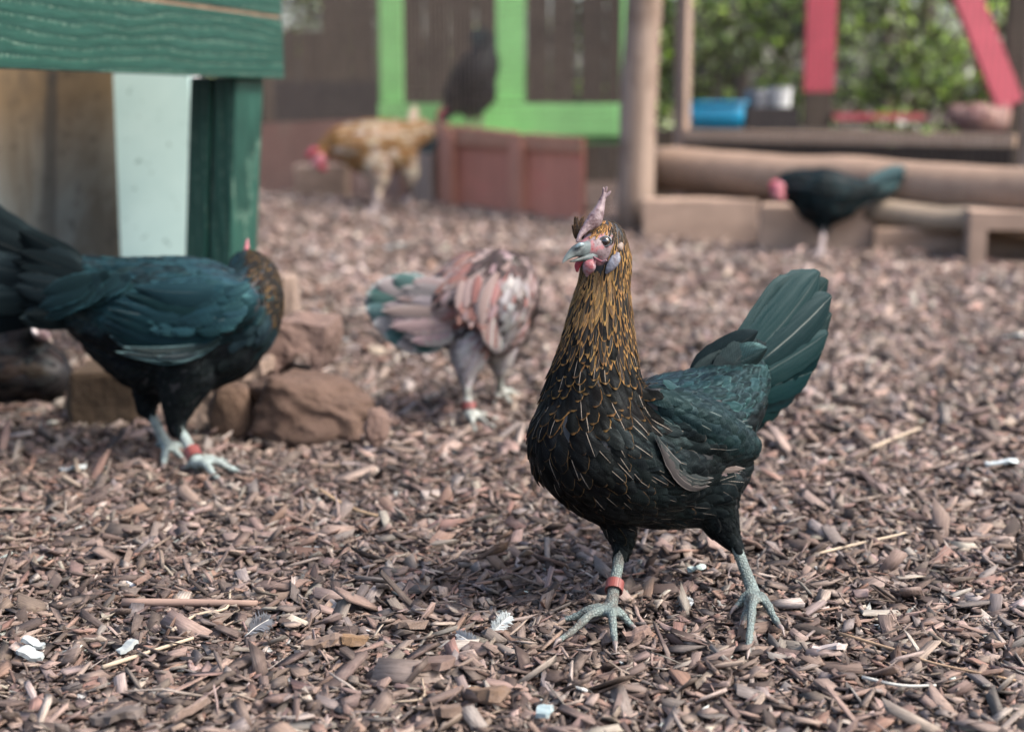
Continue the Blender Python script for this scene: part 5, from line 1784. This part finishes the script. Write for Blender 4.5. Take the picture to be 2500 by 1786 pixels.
# ---- 3: the speckled hen in the middle, head down on its far side
def speckled_hen():
    D = 2.03
    c = P(1160, 1030, D)
    H = Hen('hen', D, Vector((c.x, c.y, float(gz(c.x, c.y)))), 'pinkish grey and brick red speckled hen bending down with its tail to the left', 'hens in the yard')
    H.chain('neck', [(1246, 850, .17, 32), (1262, 790, .15, 42), (1262, 730, .11, 58), (1240, 700, .06, 78)])
    H.chain('torso', [(1232, 694, .05, 86), (1205, 710, .01, 106), (1160, 725, -.01, 112), (1105, 745, -.02, 92), (1060, 760, -.02, 66)])
    H.chain('wing', [(1225, 670, -.03, 60), (1225, 740, -.042, 70), (1215, 805, -.038, 46), (1205, 845, -.030, 22)])
    H.chain('belly', [(1215, 790, 0, 78), (1160, 805, -.01, 78), (1110, 800, -.01, 58)])
    H.chain('thigh', [(1150, 830, -.030, 60), (1142, 880, -.034, 44), (1138, 920, -.034, 22)])
    H.chain('thigh', [(1215, 840, .05, 56), (1220, 880, .05, 36), (1218, 905, .05, 18)])
    l = H.leg((1137, 895, -.032), (1146, 1018), [(1216, 1022), (1205, 1042), (1160, 1050), (1128, 1000)], 13.5, .020, claw=False)
    H.leg((1217, 885, .052), (1222, 962), [(1250, 985), (1206, 985), (1268, 962)], 12.5, .020, claw=False)
    H.legcol = (0.44, 0.48, 0.44)
    H.undercol = (.16, .13, .13)
    H.body(0.0042, 6)
    def px_of(p):
        v = Vector(p) - CAM; dd = v.dot(FWD)
        return 1250 + F * v.x / dd, 893 - F * v.dot(UP) / dd
    PK, RD, GR, DK, WH = (.235, .178, .172), (.20, .108, .095), (.20, .178, .178), (.060, .047, .046), (.30, .285, .285)
    def style(kind, t, p, n, rg):
        x, y = px_of(p); q = rg.uniform()
        if kind == 'thigh': c = WH if q < .85 else GR
        elif kind == 'neck' or (x > 1175 and y < 655): c = DK if q < .75 else PK
        elif kind == 'wing' and x > 1235: c = GR if q < .45 else (WH if q < .7 else RD if q < .85 else DK)
        elif 1130 < x < 1205: c = RD if q < .48 else (PK if q < .85 else DK)
        elif y > 840: c = DK if q < .4 else GR
        else: c = PK if q < .62 else (GR if q < .75 else RD if q < .86 else DK)
        lace = WH if q > .4 else RD
        q_ = .55 if kind == 'thigh' else 1
        return dict(L=.030 * q_, W=.013 * q_, sp=.0070 * q_, shape='oval', lift=.06, mess=.13, col=jit(c, rg, .2), lace=lace, lw=(.12 if rg.uniform() < .25 else 0), gloss=.05)
    H.plumage(style, 9000, 'plumage', 3)
    tips = [(985, 676), (940, 682), (905, 702), (890, 735), (902, 772), (925, 806), (955, 834), (990, 848), (1030, 846)]
    tips = spline(tips, 2)
    for i, (x, y) in enumerate(tips):
        k = i / (len(tips) - 1)
        H.quill_feather('tail_feather', (1075, 735 + 60 * k, -.03), (x, y, -.035 - .008 * (i % 2)), 62, jit((.055, .105, .105) if i not in (3, 4, 8, 9, 13) else (.24, .215, .215), random, .2), (.30, .33, .33), .12, .1, .15, bend=-.03 + .06 * k, nrm=(-.15, -.95, .2))
    for i in range(26):
        k = i / 25
        x0, y0 = 1112 - 30 * random.random(), 695 + 125 * k
        H.quill_feather('tail_covert', (x0, y0, -.060), (x0 - 85 - 95 * math.sin(k * 3.1) * random.random(), y0 - 14 + 28 * k + random.uniform(-6, 6), -.060 + .01 * random.random()), random.uniform(26, 36), jit(PK if random.random() < .7 else GR, random, .16), WH, .12, .05, .05, shape='cov', nrm=(-.1, -.95, .2))
    for i in range(14):
        k = i / 13
        b = (1212 + 66 * k, 665 + 10 * k, -.075 + .035 * k); t = (1182 + 66 * k, 834 + 30 * math.sin(k * 3), -.080 + .045 * k)
        H.quill_feather('wing_feather', b, t, 27, jit(RD if i in (1, 2, 5, 6) else WH if i in (4, 8, 10, 12, 13) else PK if i != 9 else (.05, .08, .085), random, .15), WH, .14, .08, .08, nrm=(.15 + .35 * k, -.9, .2), bend=-.13, shape='blade', sag=.10)
    for i in range(22):
        k = i / 21
        x0, y0 = 1128 + 85 * k, 670 + 70 * random.random()
        H.quill_feather('wing_covert', (x0, y0, -.072), (x0 - 14, y0 + 70, -.088), random.uniform(20, 27), jit(RD if random.random() < .5 else PK, random, .2), PK if random.random() < .6 else RD, .15, .05, .05, nrm=(0, -.95, .25), shape='cov', sag=.05)
    H.band(*l, t=.78, wd=.005)
speckled_hen()

def far_hen(name, D, foot, label, chains, legs, cols, skin_parts, tails, voxel=.006, ncand=2600, size=1.0, legcol=(.36, .30, .29), group='hens in the yard'):
    H = Hen('hen', D, foot, label, group)
    for k, rows in chains: H.chain(k, rows)
    for hk, ft, toes, r in legs: H.leg(hk, ft, toes, r, .018, claw=False)
    H.legcol = legcol
    H.undercol = tuple(x * .7 for x in cols[0])
    H.body(voxel, 5)
    def style(kind, t, p, n, rg):
        c = cols[min(len(cols) - 1, int(rg.uniform() * len(cols)))]
        if kind == 'neck' and len(cols) > 3: c = cols[0]
        if kind == 'thigh' and len(cols) > 3: c = cols[-1]
        return dict(L=.036 * size, W=.019 * size, sp=.0125 * size, shape='round', lift=.07, mess=.13, col=jit(c, rg, .2), gloss=.4 if max(c) < .08 else .05)
    H.plumage(style, ncand, 'plumage', int(D * 100))
    for nm, rows, mat in skin_parts: H.lump(nm, rows, mat, noise_amp=.06)
    for b, t, wd, c in tails: H.quill_feather('tail_feather', b, t, wd, jit(c, random, .2), (.2, .2, .2), 0, .1, .7 if max(c) < .1 else .05, nrm=(0, -.95, .25))
    return H

# ---- 4: buff hen by the left fence
g, d = G(917, 512)
BUFF = [(.25, .130, .050), (.29, .175, .085), (.34, .235, .14), (.26, .150, .07), (.40, .33, .255)]
far_hen('hen', d, g, 'golden buff hen with a pink face stooping in front of the red brown boards',
        [('neck', [(778, 390, -.01, 17), (792, 368, -.005, 22), (820, 350, 0, 34), (850, 352, 0, 48)]),
         ('torso', [(848, 352, 0, 50), (905, 352, 0, 60), (975, 342, .02, 52), (1030, 325, .03, 28)]),
         ('belly', [(880, 380, 0, 42), (940, 378, 0, 44), (985, 370, .01, 32)]),
         ('thigh', [(915, 400, -.02, 44), (925, 435, -.02, 28), (926, 458, -.02, 12)]),
         ('thigh', [(985, 390, .03, 40), (1000, 425, .03, 22), (1000, 445, .03, 10)])],
        [((926, 448, -.018), (917, 510), [(885, 520), (905, 530), (935, 524)], 9), ((1000, 432, .032), (1002, 492), [(975, 500), (995, 506)], 8)],
        BUFF, [('face', [(782, 388, -.025, 15), (770, 402, -.025, 11)], M_PINKFACE), ('comb', [(786, 372, -.02, 8), (766, 368, -.02, 9), (752, 380, -.02, 7)], M_REDFACE), ('wattle', [(776, 402, -.02, 8), (790, 410, -.02, 9)], M_REDFACE),
               ('beak', [(768, 404, -.03, 8), (762, 420, -.03, 3)], M_EAR)],
        [((1005, 330, .02), (1013, 258, .05), 24, (.55, .42, .30)), ((1010, 335, .02), (1040, 290, .05), 30, (.42, .28, .14)), ((1010, 340, .01), (1066, 318, .04), 34, (.10, .07, .06)), ((1010, 345, .0), (1072, 342, .04), 36, (.02, .022, .026)), ((1005, 355, 0), (1064, 362, .04), 34, (.02, .022, .026))],
        size=1.25)

# ---- 5: small black hen by the log
g, d = G(2003, 622)
BK = [(.005, .007, .008), (.006, .014, .017), (.004, .006, .007)]
far_hen('hen', d, g, 'small black hen with a pink face standing in front of the long log',
        [('neck', [(1904, 466, -.02, 23), (1926, 450, -.01, 33), (1960, 455, 0, 46)]),
         ('torso', [(1955, 462, -.005, 46), (2000, 470, 0, 62), (2055, 475, .02, 54), (2105, 468, .03, 32), (2130, 462, .04, 20)]),
         ('belly', [(1985, 500, 0, 44), (2020, 508, 0, 44), (2060, 500, .01, 36)]),
         ('thigh', [(2008, 525, 0, 36), (2010, 552, 0, 22), (2012, 572, 0, 10)])],
        [((2012, 560, .002), (2003, 618), [(1975, 624), (1992, 634), (2024, 630)], 9)],
        BK, [('face', [(1902, 458, -.045, 14), (1896, 472, -.045, 12), (1906, 480, -.045, 10)], M_PINKFACE), ('comb', [(1897, 446, -.03, 6), (1886, 450, -.03, 8), (1884, 468, -.03, 5)], M_REDFACE), ('wattle', [(1890, 478, -.04, 6), (1888, 486, -.04, 5)], M_REDFACE),
             ('beak', [(1892, 482, -.045, 7), (1889, 494, -.045, 2)], M_EAR)],
        [((2095, 462, .02), (2212, 410, .05), 36, TEAL), ((2095, 468, .02), (2210, 428, .045), 36, TEAL), ((2095, 475, .015), (2196, 452, .04), 36, TEAL), ((2095, 482, .01), (2175, 474, .03), 36, BLACK), ((2090, 470, .03), (2160, 442, .06), 34, BLACK)])

# ---- 6: dark hen squatting at the left edge
c = P(40, 985, 2.14)
far_hen('hen', 2.14, Vector((c.x, c.y, float(gz(c.x, c.y)))), 'dark brown black hen squatting at the left edge with only part of it in view',
        [('neck', [(92, 806, -.03, 32), (66, 830, -.015, 50), (40, 870, 0, 80)]),
         ('torso', [(105, 915, -.01, 72), (40, 900, 0, 92), (-60, 880, .03, 96), (-150, 840, .05, 70)]),
         ('hump', [(-110, 800, .09, 64), (-30, 785, .09, 56), (28, 792, .08, 40)])],
        [], [(.012, .011, .012), (.018, .014, .013), (.009, .010, .012), (.024, .018, .015)],
        [('face', [(96, 796, -.060, 16), (98, 812, -.060, 17), (112, 822, -.055, 12)], M_COMB), ('earlobe', [(84, 806, -.068, 7), (88, 812, -.068, 7)], plain('white_lobe', (.6, .55, .55))), ('comb', [(84, 780, -.04, 7), (104, 784, -.045, 9), (120, 800, -.045, 5)], M_COMB), ('beak', [(116, 826, -.055, 8), (128, 836, -.055, 2)], M_BEAKPLAIN := plain('dark_beak', (.2, .16, .14)))],
        [((-120, 830, .05), (-260, 760, .08), 70, BLACK), ((-120, 850, .05), (-260, 800, .08), 70, BLACK)], voxel=.005, ncand=2200)

# ---- 7: black hen behind the wire, on the deck of the green frame
D7 = 6.05
c = P(1150, 338, D7)
far_hen('hen', D7, c, 'dark hen with its head lowered behind the wire against the green frame',
        [('neck', [(1082, 292, -.02, 14), (1092, 272, -.01, 18), (1118, 245, 0, 32)]),
         ('torso', [(1120, 235, 0, 42), (1152, 200, 0, 56), (1178, 150, .02, 44), (1190, 118, .03, 24)]),
         ('belly', [(1150, 250, 0, 40), (1172, 225, 0, 42)])],
        [], [(.006, .006, .0075), (.010, .008, .009), (.005, .005, .006)],
        [('comb', [(1086, 268, -.03, 7), (1074, 280, -.03, 8), (1072, 296, -.03, 5)], M_REDFACE), ('beak', [(1080, 300, -.03, 6), (1076, 312, -.03, 2)], M_EAR),
         ('leg', [(1150, 270, 0, 12), (1146, 300, 0, 6), (1144, 337, 0, 6)], M_EAR), ('leg', [(1172, 262, .02, 12), (1170, 300, .02, 6), (1170, 336, .02, 6)], M_EAR)],
        [((1185, 140, .02), (1160, 72, .04), 34, BLACK), ((1185, 140, .02), (1180, 66, .04), 34, BLACK), ((1185, 145, .02), (1204, 82, .04), 34, BLACK)], ncand=1500, size=1.4, voxel=.008, group='hens behind the wire')
fr_ = [o for o in bpy.data.objects if o.name.startswith('green_timber_frame')][0]
dk = Vector((c.x - 0.22, c.y - 0.10, c.z - 0.024))
mk('deck', *box(dk, Vector((0.48, 0, 0)), Vector((0, 0.40, 0)), Vector((0, 0, 0.022)), 0.003), M_GRN, fr_, fr_.location.copy())

# ---- 8: pinkish hen behind the right fence
D8 = 5.35
c = P(2395, 338, D8)
far_hen('hen', D8, c, 'pinkish brown hen resting behind the wire at the foot of the red brace', 
        [('neck', [(2452, 272, 0, 16), (2445, 284, 0, 22), (2425, 296, 0, 32)]),
         ('torso', [(2428, 298, 0, 36), (2390, 294, 0, 44), (2350, 284, .02, 32), (2332, 272, .02, 18)])],
        [], [(.30, .18, .155), (.34, .22, .195), (.16, .09, .08), (.24, .14, .12)],
        [('comb', [(2448, 258, 0, 6), (2460, 262, 0, 7), (2466, 272, 0, 4)], M_REDFACE), ('beak', [(2462, 276, -.01, 6), (2474, 282, -.01, 2)], M_EAR)],
        [((2345, 285, .02), (2318, 256, .04), 26, (.30, .17, .15)), ((2345, 288, .02), (2312, 272, .04), 26, (.36, .22, .19))], ncand=1200, size=1.3, voxel=.008, group='hens behind the wire')
o = mk('timber_step', *box(Vector((c.x - 0.25, c.y - 0.12, -0.01)), Vector((0.5, 0, 0)), Vector((0, 0.26, 0)), Vector((0, 0, c.z + 0.012)), 0.006), M_BRN)
tag(o, 'low brown timber ledge under the pinkish hen behind the wire', 'step')
